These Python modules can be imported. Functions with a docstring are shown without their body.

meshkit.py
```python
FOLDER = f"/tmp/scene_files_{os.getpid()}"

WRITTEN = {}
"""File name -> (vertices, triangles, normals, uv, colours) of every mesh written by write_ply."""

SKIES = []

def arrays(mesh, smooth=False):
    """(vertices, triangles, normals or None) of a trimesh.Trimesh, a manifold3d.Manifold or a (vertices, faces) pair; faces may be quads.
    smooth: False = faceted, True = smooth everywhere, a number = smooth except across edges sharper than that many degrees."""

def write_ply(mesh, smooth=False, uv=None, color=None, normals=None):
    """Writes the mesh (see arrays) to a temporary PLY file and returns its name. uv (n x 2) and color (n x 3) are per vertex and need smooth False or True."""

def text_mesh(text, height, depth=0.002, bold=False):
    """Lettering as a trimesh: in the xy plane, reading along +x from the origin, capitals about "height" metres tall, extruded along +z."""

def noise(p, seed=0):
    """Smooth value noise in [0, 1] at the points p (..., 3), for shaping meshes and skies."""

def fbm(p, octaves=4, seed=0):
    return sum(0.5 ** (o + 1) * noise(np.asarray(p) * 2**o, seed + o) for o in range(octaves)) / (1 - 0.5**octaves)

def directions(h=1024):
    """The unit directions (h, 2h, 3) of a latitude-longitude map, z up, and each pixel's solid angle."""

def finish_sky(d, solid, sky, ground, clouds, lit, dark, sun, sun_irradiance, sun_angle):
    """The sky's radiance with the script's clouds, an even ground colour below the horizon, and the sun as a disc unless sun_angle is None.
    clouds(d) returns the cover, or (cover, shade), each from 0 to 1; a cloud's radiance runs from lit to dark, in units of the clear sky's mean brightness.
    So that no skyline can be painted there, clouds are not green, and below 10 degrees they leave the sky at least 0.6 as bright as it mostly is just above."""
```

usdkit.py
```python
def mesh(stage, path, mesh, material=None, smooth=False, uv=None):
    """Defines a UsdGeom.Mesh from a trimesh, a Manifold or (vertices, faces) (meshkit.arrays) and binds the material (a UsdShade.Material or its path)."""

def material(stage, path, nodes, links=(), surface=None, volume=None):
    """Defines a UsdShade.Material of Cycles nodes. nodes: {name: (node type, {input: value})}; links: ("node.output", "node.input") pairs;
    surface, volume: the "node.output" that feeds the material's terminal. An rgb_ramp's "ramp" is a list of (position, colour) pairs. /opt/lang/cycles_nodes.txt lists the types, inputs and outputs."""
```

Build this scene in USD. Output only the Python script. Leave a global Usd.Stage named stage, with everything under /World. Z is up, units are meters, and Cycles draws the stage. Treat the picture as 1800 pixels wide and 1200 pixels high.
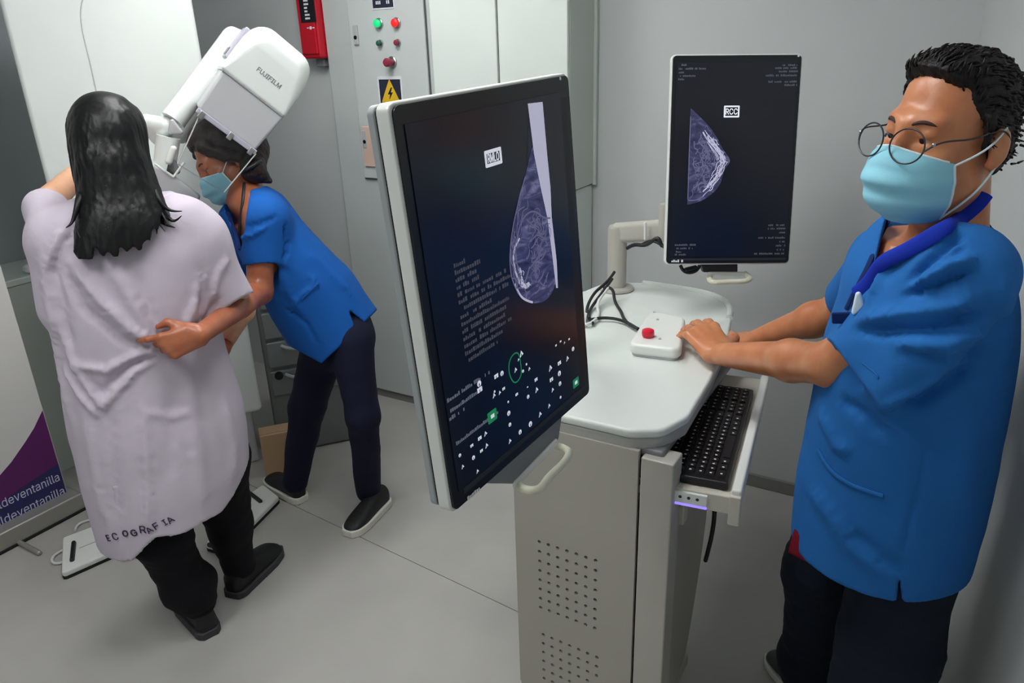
import math, random
import numpy as np, trimesh, manifold3d as m3, shapely.geometry as sg, shapely.affinity as sa
from scipy.spatial import cKDTree
from scipy.spatial.transform import Rotation as Rot
import usdkit, meshkit
from pxr import Usd, UsdGeom, Gf, Sdf, UsdShade, UsdLux

random.seed(4); rng = np.random.default_rng(4)
stage = Usd.Stage.CreateInMemory()
UsdGeom.SetStageUpAxis(stage, UsdGeom.Tokens.z); UsdGeom.SetStageMetersPerUnit(stage, 1.0)
UsdGeom.Xform.Define(stage, '/World'); UsdGeom.Scope.Define(stage, '/World/Looks')

# ---------------------------------------------------------------- camera, lights, exposure
FPX, PITCH, ROLL, YAW, CAMZ = 1300.0, 21.5, 1.9, 31.0, 1.70     # focal length in pixels of an 1800 px wide picture
EXPOSURE = 0.30
PANEL_POWER = 12.0                                               # radiance of the ceiling light panels
PANELS = [(-1.45, 0.05, .60, .60), (-0.95, 1.10, .60, .60), (-1.85, 1.75, .60, .60)]   # x, y, sizes
p_, r_, y_ = np.radians([PITCH, ROLL, YAW])
FW = np.array([-np.sin(y_) * np.cos(p_), np.cos(y_) * np.cos(p_), -np.sin(p_)])
_rt = np.array([np.cos(y_), np.sin(y_), 0]); _up = np.cross(_rt, FW)
RT = np.cos(r_) * _rt - np.sin(r_) * _up; UP = np.sin(r_) * _rt + np.cos(r_) * _up
CAM = np.array([0, 0, CAMZ]); RM = np.array([RT, UP, FW])
cam = UsdGeom.Camera.Define(stage, '/World/camera')
cam.CreateHorizontalApertureAttr(36.0); cam.CreateVerticalApertureAttr(24.0); cam.CreateFocalLengthAttr(36.0 * FPX / 1800)
cam.CreateClippingRangeAttr(Gf.Vec2f(0.02, 50)); cam.CreateExposureAttr(EXPOSURE)
cam.AddTransformOp().Set(Gf.Matrix4d(*RT, 0, *UP, 0, *(-FW), 0, *CAM, 1))

# ---------------------------------------------------------------- helpers: pixel rays (to measure places in the room), objects, materials
def ray(u, v): return RM.T @ np.array([(u - 900) / FPX, -(v - 600) / FPX, 1.0])
def atz(u, v, z): d = ray(u, v); return CAM + (z - CAMZ) / d[2] * d
def aty(u, v, y): d = ray(u, v); return CAM + y / d[1] * d
def atx(u, v, x): d = ray(u, v); return CAM + x / d[0] * d
def atpl(u, v, c, n): d = ray(u, v); return CAM + (np.dot(n, np.asarray(c) - CAM) / np.dot(n, d)) * d
def project(P):
    q = (np.atleast_2d(P) - CAM) @ RM.T
    return np.c_[900 + FPX * q[:, 0] / q[:, 2], 600 - FPX * q[:, 1] / q[:, 2], q[:, 2]]
def unit(v): v = np.asarray(v, float); return v / np.linalg.norm(v)
def lin(c): c = np.asarray(c, float) / 255; return tuple(np.where(c <= .04045, c / 12.92, ((c + .055) / 1.055) ** 2.4))

_used = {}
def numbered(path):
    k = _used.get(path, -1) + 1; _used[path] = k
    return path if k == 0 else f'{path}_{k:03d}'
_loc = {}
def thing(name, label, cat, loc=(0, 0, 0), group=None, kind=None):
    path = numbered('/World/' + name); x = UsdGeom.Xform.Define(stage, path)
    loc = np.asarray(loc, float); x.AddTranslateOp().Set(Gf.Vec3d(*loc)); _loc[path] = loc; o = x.GetPrim()
    for k, s in (('label', label), ('category', cat), ('group', group), ('kind', kind)):
        if s: o.SetCustomDataByKey(k, s)
    return path
def arr(mesh):
    if hasattr(mesh, 'to_mesh'):
        q = mesh.to_mesh(); return trimesh.Trimesh(q.vert_properties[:, :3], q.tri_verts, process=False)
    if isinstance(mesh, (tuple, list)):
        if len(mesh) and hasattr(mesh[0], 'vertices'): return trimesh.util.concatenate([arr(m) for m in mesh])
        v, f = np.asarray(mesh[0], float), np.asarray(mesh[1], int)
        if f.shape[1] == 4: f = np.vstack([f[:, [0, 1, 2]], f[:, [0, 2, 3]]])
        return trimesh.Trimesh(v, f, process=False)
    return mesh
def part(parent, name, mesh, mat, smooth=35, label=None, kind=None):
    """One Mesh prim (vertices in world coordinates) under a thing or a part."""
    path = numbered(parent + '/' + name); loc = _loc[parent]; _loc[path] = loc
    m = arr(mesh).copy(); m.vertices = m.vertices - loc
    usdkit.mesh(stage, path, m, mat, smooth=smooth)
    o = stage.GetPrimAtPath(path)
    if label: o.SetCustomDataByKey('label', label)
    if kind: o.SetCustomDataByKey('kind', kind)
    return path
def struct(name, mesh, mat, smooth=False, label=None, cat=None):
    path = numbered('/World/' + name); _loc[path] = np.zeros(3)
    usdkit.mesh(stage, path, arr(mesh), mat, smooth=smooth); o = stage.GetPrimAtPath(path)
    o.SetCustomDataByKey('kind', 'structure')
    if label: o.SetCustomDataByKey('label', label)
    if cat: o.SetCustomDataByKey('category', cat)
    return path

def mat(name, col, rough=.5, noise=0, nscale=6, bump=0, bscale=200, stretch=None, emit=0, ecol=None, **kw):
    """Principled material; noise varies the colour, bump adds fine relief."""
    c = lin(col); nodes = {'p': ('principled_bsdf', {'base_color': c, 'roughness': rough, **kw})}; links = []
    if noise or bump:
        nodes['g'] = ('texture_coordinate', {}); src = 'g.object'
        if stretch is not None:
            nodes['m'] = ('mapping', {'scale': stretch}); links += [('g.object', 'm.vector')]; src = 'm.vector'
    if noise:
        nodes['n'] = ('noise_texture', {'scale': nscale, 'detail': 4.0}); links += [(src, 'n.vector')]
        nodes['r'] = ('rgb_ramp', {'ramp': [(.3, tuple(x * (1 - noise) for x in c)), (.7, tuple(min(1, x * (1 + noise)) for x in c))]})
        links += [('n.fac', 'r.fac'), ('r.color', 'p.base_color')]
    if bump:
        nodes['bn'] = ('noise_texture', {'scale': bscale, 'detail': 3.0}); links += [(src, 'bn.vector')]
        nodes['b'] = ('bump', {'strength': bump, 'distance': .002}); links += [('bn.fac', 'b.height'), ('b.normal', 'p.normal')]
    if emit: nodes['p'][1].update({'emission_color': lin(ecol or col), 'emission_strength': emit})
    return usdkit.material(stage, '/World/Looks/' + name, nodes, links, surface='p.BSDF')

# ---------------------------------------------------------------- helpers: shapes
def frame(x, y, z, o=(0, 0, 0)):
    T = np.eye(4); T[:3, 0], T[:3, 1], T[:3, 2], T[:3, 3] = x, y, z, o; return T
def put(mesh, T): m = arr(mesh).copy(); m.apply_transform(T); return m
def rbox(lo, hi, r=.006, n=12):
    """Box with rounded edges."""
    lo, hi = np.asarray(lo, float), np.asarray(hi, float); r = min(r, .49 * float((hi - lo).min())); s = m3.Manifold.sphere(r, n)
    return arr(m3.Manifold.batch_hull([s.translate([float(a) for a in (x, y, z)]) for x in (lo[0] + r, hi[0] - r) for y in (lo[1] + r, hi[1] - r) for z in (lo[2] + r, hi[2] - r)]))
def box(lo, hi): lo, hi = np.asarray(lo, float), np.asarray(hi, float); return trimesh.creation.box(hi - lo, trimesh.transformations.translation_matrix((lo + hi) / 2))
def hull_pts(pts, r=.004, n=10):
    s = m3.Manifold.sphere(r, n); return arr(m3.Manifold.batch_hull([s.translate([float(a) for a in p]) for p in pts]))
def cyl(a, b, r, r2=None, n=24): return tube([a, b], [r, r if r2 is None else r2], n)
def tube(pts, r, n=10, closed=False, flat=None):
    """Swept round section along a polyline; flat=(axis, factor) squashes it."""
    P = np.asarray(pts, float); N = len(P); R = np.broadcast_to(np.asarray(r, float), (N,))
    t = np.roll(P, -1, 0) - np.roll(P, 1, 0) if closed else np.gradient(P, axis=0)
    t /= np.linalg.norm(t, axis=1)[:, None] + 1e-12; a = np.cross(t[0], [0, 0, 1.0])
    if np.linalg.norm(a) < .1: a = np.cross(t[0], [0, 1.0, 0])
    a = unit(a); rings = []; th = np.arange(n) / n * 2 * np.pi
    for i in range(N):
        a = unit(a - t[i] * np.dot(a, t[i])); b = np.cross(t[i], a)
        o = R[i] * (np.cos(th)[:, None] * a + np.sin(th)[:, None] * b)
        if flat: ax = unit(flat[0]); o = o - np.outer(o @ ax, ax) * (1 - flat[1])
        rings.append(P[i] + o)
    V = np.concatenate(rings); F = []
    for i in range(N if closed else N - 1):
        j = (i + 1) % N
        for k in range(n): F.append((i * n + k, i * n + (k + 1) % n, j * n + (k + 1) % n, j * n + k))
    F = np.array(F); F = np.vstack([F[:, [0, 1, 2]], F[:, [0, 2, 3]]])
    if not closed:
        V = np.vstack([V, P[0], P[-1]]); c0, c1 = len(V) - 2, len(V) - 1; o = (N - 1) * n
        F = np.vstack([F, [(c0, (k + 1) % n, k) for k in range(n)], [(c1, o + k, o + (k + 1) % n) for k in range(n)]])
    return trimesh.Trimesh(V, F, process=False)
def spline(pts, n=40, closed=False):
    from scipy.interpolate import CubicSpline
    P = np.asarray(pts, float)
    if closed: P = np.vstack([P, P[:1]])
    t = np.r_[0, np.cumsum(np.linalg.norm(np.diff(P, axis=0), axis=1))]
    return CubicSpline(t, P, bc_type='periodic' if closed else 'natural')(np.linspace(0, t[-1], n + (1 if closed else 0)))[: n]
def prism(poly, z0, z1, T=None, bevel=0):
    """Extruded outline (shapely polygon or xy list), optionally with bevelled rims."""
    g = poly if hasattr(poly, 'exterior') else sg.Polygon(poly)
    if bevel and not g.interiors and g.area / g.convex_hull.area > .97:
        g = g.convex_hull; pts = []
        for k in range(6):
            t = k / 5 * np.pi / 2; q = g.buffer(-bevel * (1 - np.sin(t))) if k < 5 else g; c = np.asarray(q.exterior.coords)[:-1]; h = bevel * (1 - np.cos(t))
            pts += [np.c_[c, np.full(len(c), z0 + h)], np.c_[c, np.full(len(c), z1 - h)]]
        mesh = trimesh.convex.convex_hull(np.vstack(pts))
    elif bevel:
        ms = []
        cs = lambda q: m3.CrossSection([np.asarray(q.exterior.coords)[:-1]] + [np.asarray(i.coords)[:-1] for i in q.interiors], m3.FillRule.EvenOdd)
        for k in range(5):
            a = k / 4 * np.pi / 2; ins = bevel * (1 - np.sin(a)) ; up = bevel * (1 - np.cos(a))
            q = g.buffer(-ins) if ins > 1e-9 else g
            ms.append(m3.Manifold.extrude(cs(q), float(z1 - z0 - 2 * bevel * (1 - np.cos(a)))).translate([0, 0, float(z0 + bevel * (1 - np.cos(a)))]))
        r = ms[0]
        for m in ms[1:]: r = r + m
        mesh = arr(r)
    else:
        mesh = trimesh.creation.extrude_polygon(g, z1 - z0, engine='earcut'); mesh.apply_translation([0, 0, z0])
    return put(mesh, T) if T is not None else mesh
def rrect(x0, y0, x1, y1, r): return sg.box(x0 + r, y0 + r, x1 - r, y1 - r).buffer(r, quad_segs=6)
def lathe(profile, T=None, n=28):
    m = trimesh.creation.revolve(np.asarray(profile, float), sections=n); return put(m, T) if T is not None else m

# ---------------------------------------------------------------- helpers: smooth solids from distance fields (bodies, clothes, hair)
class Field:
    def __init__(s, lo, hi, h):
        s.h = h; s.lo = np.asarray(lo, float); s.n = np.ceil((np.asarray(hi) - s.lo) / h).astype(int) + 1
        s.D = np.full(s.n, .3, np.float32); s.ax = [(s.lo[k] + h * np.arange(s.n[k])).astype(np.float32) for k in range(3)]
    def sub_grid(s, lo, hi):
        i0 = np.clip(np.floor((lo - s.lo) / s.h).astype(int), 0, s.n); i1 = np.clip(np.ceil((hi - s.lo) / s.h).astype(int) + 1, 0, s.n)
        sl = tuple(slice(a, b) for a, b in zip(i0, i1))
        return sl, (s.ax[0][sl[0]][:, None, None], s.ax[1][sl[1]][None, :, None], s.ax[2][sl[2]][None, None, :])
    def add(s, prim, k=.02):
        f, lo, hi = prim; sl, g = s.sub_grid(lo - k - 3 * s.h, hi + k + 3 * s.h)
        if min(x.stop - x.start for x in sl) <= 0: return s
        d = f(*g); o = s.D[sl]; h = np.maximum(k - np.abs(o - d), 0) / k; s.D[sl] = np.minimum(o, d) - h * h * k / 4; return s
    def sub(s, prim, k=.006):
        f, lo, hi = prim; sl, g = s.sub_grid(lo - k - 3 * s.h, hi + k + 3 * s.h)
        if min(x.stop - x.start for x in sl) <= 0: return s
        d = -f(*g); o = s.D[sl]; h = np.maximum(k - np.abs(o - d), 0) / k; s.D[sl] = np.maximum(o, d) + h * h * k / 4; return s
    def cut(s, p, n, k=.004):
        n = unit(n); X, Y, Z = s.ax[0][:, None, None], s.ax[1][None, :, None], s.ax[2][None, None, :]
        d = (X - p[0]) * n[0] + (Y - p[1]) * n[1] + (Z - p[2]) * n[2]; h = np.maximum(k - np.abs(s.D - d), 0) / k
        s.D = (np.maximum(s.D, d) + h * h * k / 4).astype(np.float32); return s
    def mesh(s, smooth=0):
        D, h = s.D, s.h; S = D < 0; n = D.shape
        c = np.zeros(tuple(x - 1 for x in n), np.uint8)
        for a, b, e in np.ndindex(2, 2, 2): c += S[a:n[0] - 1 + a, b:n[1] - 1 + b, e:n[2] - 1 + e]
        I = np.argwhere((c > 0) & (c < 8)); vid = np.full(c.shape, -1, np.int32); vid[tuple(I.T)] = np.arange(len(I))
        acc, cnt = np.zeros((len(I), 3)), np.zeros(len(I)); C = np.array(list(np.ndindex(2, 2, 2)))
        for a in C:
            for k in range(3):
                if a[k]: continue
                b = a.copy(); b[k] = 1; da, db = D[tuple((I + a).T)], D[tuple((I + b).T)]; m = (da < 0) != (db < 0)
                t = da[m] / (da[m] - db[m]); acc[m] += a + t[:, None] * (b - a); cnt[m] += 1
        V = s.lo + h * (I + acc / cnt[:, None]); F = []
        for k in range(3):
            b, e = (k + 1) % 3, (k + 2) % 3; sh = [slice(None)] * 3; sh2 = list(sh); sh[k], sh2[k] = slice(0, n[k] - 1), slice(1, n[k])
            d = S[tuple(sh)].astype(np.int8) - S[tuple(sh2)].astype(np.int8)
            for sign in (1, -1):
                E = np.argwhere(d == sign); E = E[(E[:, b] > 0) & (E[:, e] > 0) & (E[:, b] < n[b] - 1) & (E[:, e] < n[e] - 1)]
                q = []
                for ob, oe in ((-1, -1), (0, -1), (0, 0), (-1, 0)):
                    w = E.copy(); w[:, b] += ob; w[:, e] += oe; q.append(vid[tuple(w.T)])
                q = np.stack(q, 1); q = q if sign == 1 else q[:, ::-1]; F.append(q)
        F = np.concatenate(F); F = F[(F >= 0).all(1)]
        m = trimesh.Trimesh(V, np.vstack([F[:, [0, 1, 2]], F[:, [0, 2, 3]]]), process=False)
        if smooth: relax(m, smooth)
        return m
def relax(m, it):
    import scipy.sparse as sp
    e = m.edges_unique; n = len(m.vertices); A = sp.coo_matrix((np.ones(2 * len(e)), (np.r_[e[:, 0], e[:, 1]], np.r_[e[:, 1], e[:, 0]])), (n, n)).tocsr()
    deg = np.maximum(np.asarray(A.sum(1)), 1); V = np.array(m.vertices)
    for i in range(it):
        for lam in (.5, -.52): V = V + lam * (A @ V / deg - V)
    m.vertices = V; return m
def cap(a, b, ra, rb=None):
    a, b = np.asarray(a, float), np.asarray(b, float); rb = ra if rb is None else rb; ab = b - a; L = max(float(ab @ ab), 1e-12)
    def f(X, Y, Z):
        t = np.clip(((X - a[0]) * ab[0] + (Y - a[1]) * ab[1] + (Z - a[2]) * ab[2]) / L, 0, 1)
        return np.sqrt((X - a[0] - t * ab[0]) ** 2 + (Y - a[1] - t * ab[1]) ** 2 + (Z - a[2] - t * ab[2]) ** 2) - (ra + t * (rb - ra))
    R = max(ra, rb); return f, np.minimum(a, b) - R, np.maximum(a, b) + R
def ell(c, r, axes=None):
    c, r = np.asarray(c, float), np.asarray(r, float); A = np.eye(3) if axes is None else np.asarray(axes, float)
    def f(X, Y, Z):
        q = [((X - c[0]) * A[k][0] + (Y - c[1]) * A[k][1] + (Z - c[2]) * A[k][2]) for k in range(3)]
        k0 = np.sqrt(sum((q[k] / r[k]) ** 2 for k in range(3))); k1 = np.sqrt(sum((q[k] / r[k] ** 2) ** 2 for k in range(3)))
        return k0 * (k0 - 1) / np.maximum(k1, 1e-6)
    e = np.sqrt(((A * r[:, None]) ** 2).sum(0)); return f, c - e, c + e
def stack(o, T, Sd, rows, pw=2.0):
    """Solid of elliptical sections stacked along T: rows (t, side, depth, half width, half depth)."""
    o, T = np.asarray(o, float), unit(T); Sd = unit(np.asarray(Sd) - T * np.dot(Sd, T)); Dp = np.cross(T, Sd); rows = np.array(sorted(rows), float)
    from scipy.interpolate import PchipInterpolator
    tt = np.linspace(rows[0, 0], rows[-1, 0], 400); tab = PchipInterpolator(rows[:, 0], rows[:, 1:])(tt)
    def f(X, Y, Z):
        x, y, z = X - o[0], Y - o[1], Z - o[2]; t = x * T[0] + y * T[1] + z * T[2]; s = x * Sd[0] + y * Sd[1] + z * Sd[2]; d = x * Dp[0] + y * Dp[1] + z * Dp[2]
        w = [np.interp(t, tt, tab[:, k]).astype(np.float32) for k in range(4)]
        q = (np.abs((s - w[0]) / w[2]) ** pw + np.abs((d - w[1]) / w[3]) ** pw) ** (1 / pw); r = (q - 1) * np.minimum(w[2], w[3])
        e = np.maximum(np.maximum(rows[0, 0] - t, t - rows[-1, 0]), 0); return np.where(e > 0, np.sqrt(np.maximum(r, 0) ** 2 + e * e) + np.where(r < 0, 0, 0), r).astype(np.float32)
    pts = [o + T * r[0] + Sd * (r[1] + i * r[3]) + Dp * (r[2] + j * r[4]) for r in rows for i in (-1, 1) for j in (-1, 1)]
    return f, np.min(pts, 0), np.max(pts, 0)
def only(prims, planes, k=.03, k2=.003, holes=()):
    """Blend of some solids, kept only behind the given (point, normal) planes."""
    def f(X, Y, Z):
        d = None
        for p in prims:
            e = p[0](X, Y, Z)
            if d is None: d = e
            else: h = np.maximum(k - np.abs(d - e), 0) / k; d = np.minimum(d, e) - h * h * k / 4
        for c, n in planes:
            n = unit(n); e = (X - c[0]) * n[0] + (Y - c[1]) * n[1] + (Z - c[2]) * n[2]; h = np.maximum(k2 - np.abs(d - e), 0) / k2; d = np.maximum(d, e) + h * h * k2 / 4
        for p in holes: d = np.maximum(d, -p[0](X, Y, Z))
        return d
    return f, np.min([p[1] for p in prims], 0), np.max([p[2] for p in prims], 0)
def slab_box(c, half, axes, r=.004):
    c, half, A = np.asarray(c, float), np.asarray(half, float), np.asarray(axes, float)
    def f(X, Y, Z):
        q = [np.abs((X - c[0]) * A[k][0] + (Y - c[1]) * A[k][1] + (Z - c[2]) * A[k][2]) - half[k] + r for k in range(3)]
        return np.sqrt(sum(np.maximum(x, 0) ** 2 for x in q)) + np.minimum(np.maximum(np.maximum(q[0], q[1]), q[2]), 0) - r
    e = (np.abs(A) * half[:, None]).sum(0); return f, c - e, c + e
def seen_at(mesh, pix, rad=7):
    """The points of a mesh that the photograph shows at these pixels, with their vertex ids."""
    q = project(mesh.vertices); fac = np.einsum('ij,ij->i', mesh.vertex_normals, mesh.vertices - CAM) < 0
    idx = np.nonzero(fac)[0]; t = cKDTree(q[idx, :2]); out = []
    for p in np.atleast_2d(pix):
        for k in (1, 2, 4, 8):
            c = t.query_ball_point(p, rad * k)
            if c: break
        if not c: continue
        c = idx[c]; near = c[q[c, 2] < q[c, 2].min() + .03]; out.append(near[np.argmin(((q[near, :2] - p) ** 2).sum(1))])
    return np.array(out, int)
def folds(mesh, lst):
    """Raise (or sink) soft folds of cloth along lines measured in the photograph; they are real relief on the mesh."""
    V = np.array(mesh.vertices); N = np.array(mesh.vertex_normals); off = np.zeros(len(V))
    for pts, amp, w in lst:
        P = np.asarray(pts, float); s = np.r_[0, np.cumsum(np.linalg.norm(np.diff(P, axis=0), axis=1))]; t = np.arange(0, s[-1], 4.0)
        px = np.c_[np.interp(t, s, P[:, 0]), np.interp(t, s, P[:, 1])]; ids = seen_at(mesh, px)
        if len(ids) < 2: continue
        Q = V[ids]; d, j = cKDTree(Q).query(V, distance_upper_bound=4 * w); ok = np.isfinite(d); fr = j[ok] / max(1, len(Q) - 1)
        off[ok] += amp * np.exp(-(d[ok] / w) ** 2) * np.minimum(1, np.minimum(fr, 1 - fr) / .2 + .15)
    mesh.vertices = V + N * off[:, None]; return mesh
def wrinkle(mesh, amp, scale, seed=0, oct=3):
    V = np.array(mesh.vertices); q = V * np.asarray(scale); q = q + 1.2 * (meshkit.noise(q * .6, seed + 9) - .5)[:, None]
    mesh.vertices = V + np.array(mesh.vertex_normals) * (amp * (meshkit.fbm(q, oct, seed) - .5) * 2)[:, None]; return mesh
def shell(grid, th):
    """Thin sheet with thickness from an (n, m, 3) grid of points."""
    n, m = grid.shape[:2]; P = grid.reshape(-1, 3); du = np.gradient(grid, axis=0); dv = np.gradient(grid, axis=1); N = np.cross(du, dv).reshape(-1, 3)
    N /= np.linalg.norm(N, axis=1)[:, None] + 1e-12; V = np.vstack([P + N * th / 2, P - N * th / 2]); K = n * m; F = []
    g = np.arange(K).reshape(n, m); a, b, c, d = g[:-1, :-1].ravel(), g[1:, :-1].ravel(), g[1:, 1:].ravel(), g[:-1, 1:].ravel()
    F = [np.c_[a, b, c, d], np.c_[a, d, c, b] + K]
    rim = np.r_[g[0, :], g[1:, -1], g[-1, -2::-1], g[-2:0:-1, 0]]; r2 = np.roll(rim, -1); F.append(np.c_[rim, rim + K, r2 + K, r2][:, ::-1])
    return arr((V, np.concatenate(F)))

# ---------------------------------------------------------------- materials
M = {}
def mk(name, *a, **k): M[name] = mat(name, *a, **k)
mk('wall_paint', (196, 199, 199), .6, noise=.03, nscale=2, bump=.15, bscale=140)
mk('wall_paint_grey', (165, 172, 176), .6, noise=.03, nscale=2, bump=.15, bscale=140)
mk('ceiling_paint', (225, 225, 222), .8, noise=.02)
mk('vinyl', (172, 170, 166), .33, noise=.07, nscale=3.5, bump=.05, bscale=60)
mk('skirting', (128, 128, 126), .5, noise=.04)
mk('white_lacquer', (218, 224, 220), .3, noise=.015)
mk('machine_white', (226, 231, 228), .28, noise=.01)
mk('machine_grey', (186, 187, 190), .4, noise=.02)
mk('machine_dark', (120, 122, 126), .45)
mk('lavender', (178, 176, 190), .35)
mk('cabinet_grey', (196, 202, 201), .42, noise=.02)
mk('cabinet_door', (204, 210, 209), .4, noise=.02)
mk('groove', (92, 94, 94), .7)
mk('cupboard_white', (214, 221, 216), .3, noise=.015)
mk('cupboard_side', (192, 200, 193), .4, noise=.02)
mk('peach', (226, 192, 176), .45)
mk('cart_grey', (172, 168, 158), .42, noise=.02, bump=.05, bscale=900)
mk('cart_post', (180, 177, 168), .42, noise=.02)
mk('tabletop', (214, 220, 216), .38, noise=.012)
mk('table_rim', (168, 169, 164), .5)
mk('plastic_white', (226, 228, 224), .3)
mk('handle_cream', (226, 226, 204), .4)
mk('tray_cream', (205, 200, 188), .45)
mk('black_plastic', (22, 23, 27), .38)
mk('key_black', (24, 25, 30), .35, noise=.1, nscale=30)
mk('key_white', (214, 218, 220), .5)
mk('bezel_black', (18, 20, 28), .3)
mk('back_dark', (40, 42, 50), .5)
mk('screen_dark', (17, 19, 28), .24, emit=.006, ecol=(90, 110, 190))
mk('screen_text', (120, 125, 140), .6, emit=.10, ecol=(170, 178, 200))
mk('screen_dim', (90, 92, 104), .6, emit=.05, ecol=(150, 155, 180))
mk('screen_white', (220, 222, 230), .6, emit=.42, ecol=(230, 232, 245))
mk('screen_green', (20, 120, 80), .6, emit=.22, ecol=(30, 180, 110))
mk('metal', (190, 190, 192), .3, metallic=1.0)
mk('dark_metal', (70, 70, 74), .4, metallic=.8)
mk('rubber', (20, 20, 22), .7)
mk('red_box', (196, 14, 40), .35, noise=.03)
mk('label_black', (18, 17, 24), .4)
mk('label_navy', (38, 42, 62), .5)
mk('label_white', (232, 232, 236), .5)
mk('label_yellow', (236, 190, 40), .5)
mk('label_grey', (160, 165, 168), .5)
mk('lamp_green', (20, 190, 120), .3, emit=.55, ecol=(30, 220, 130))
mk('lamp_red', (230, 30, 30), .3, emit=.6, ecol=(255, 40, 40))
mk('button_green', (40, 100, 80), .4)
mk('button_red', (150, 45, 70), .4)
mk('stop_red', (214, 20, 52), .3)
mk('banner_white', (214, 212, 210), .55, noise=.01)
mk('banner_purple', (92, 24, 96), .55, noise=.05)
mk('banner_navy', (40, 38, 92), .55, noise=.05)
mk('banner_text', (205, 200, 228), .55)
mk('aluminium', (168, 166, 160), .4, metallic=.5)
mk('trolley_grey', (120, 124, 124), .35, noise=.05)
mk('cardboard', (196, 164, 130), .8, noise=.06)
mk('cable_black', (28, 28, 32), .5)
mk('cable_white', (210, 212, 212), .5)
mk('led_violet', (150, 130, 255), .4, emit=.8, ecol=(150, 130, 255))
M['panel_glow'] = usdkit.material(stage, '/World/Looks/panel_glow', {'e': ('emission', {'color': (.99, 1.0, .99), 'strength': PANEL_POWER})}, surface='e.emission')
M['clear_shield'] = usdkit.material(stage, '/World/Looks/clear_shield', {'t': ('transparent_bsdf', {'color': (.96, .97, .97)}), 'g': ('glossy_bsdf', {'color': (.9, .9, .9), 'roughness': .04}), 'f': ('fresnel', {'IOR': 1.35}), 'm': ('mix_closure', {})},
    [('f.fac', 'm.fac'), ('t.BSDF', 'm.closure1'), ('g.BSDF', 'm.closure2')], surface='m.closure')
M['scan'] = usdkit.material(stage, '/World/Looks/scan', {'g': ('texture_coordinate', {}), 'mp': ('mapping', {'scale': (14, 14, 38), 'rotation': (0.5, 0.3, 0)}), 'n': ('noise_texture', {'scale': 1.6, 'detail': 6.0, 'roughness': .62, 'distortion': .9}),
    'r': ('rgb_ramp', {'ramp': [(.30, lin((40, 42, 78))), (.52, lin((74, 76, 118))), (.66, lin((126, 126, 168))), (.82, lin((214, 212, 240)))]}), 'e': ('emission', {'strength': .5}), 'd': ('glossy_bsdf', {'color': (.04, .04, .04), 'roughness': .25}), 'a': ('add_closure', {})},
    [('g.object', 'mp.vector'), ('mp.vector', 'n.vector'), ('n.fac', 'r.fac'), ('r.color', 'e.color'), ('e.emission', 'a.closure1'), ('d.BSDF', 'a.closure2')], surface='a.closure')
mk('scan_bright', (150, 148, 170), .5, emit=.42, ecol=(205, 203, 228))
mk('scan_mid', (80, 80, 110), .5, emit=.20, ecol=(150, 150, 196))
mk('scan_edge', (60, 60, 90), .5, emit=.10, ecol=(120, 122, 170))
mk('scan_teal', (20, 26, 44), .4, emit=.03, ecol=(80, 120, 170))

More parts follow.
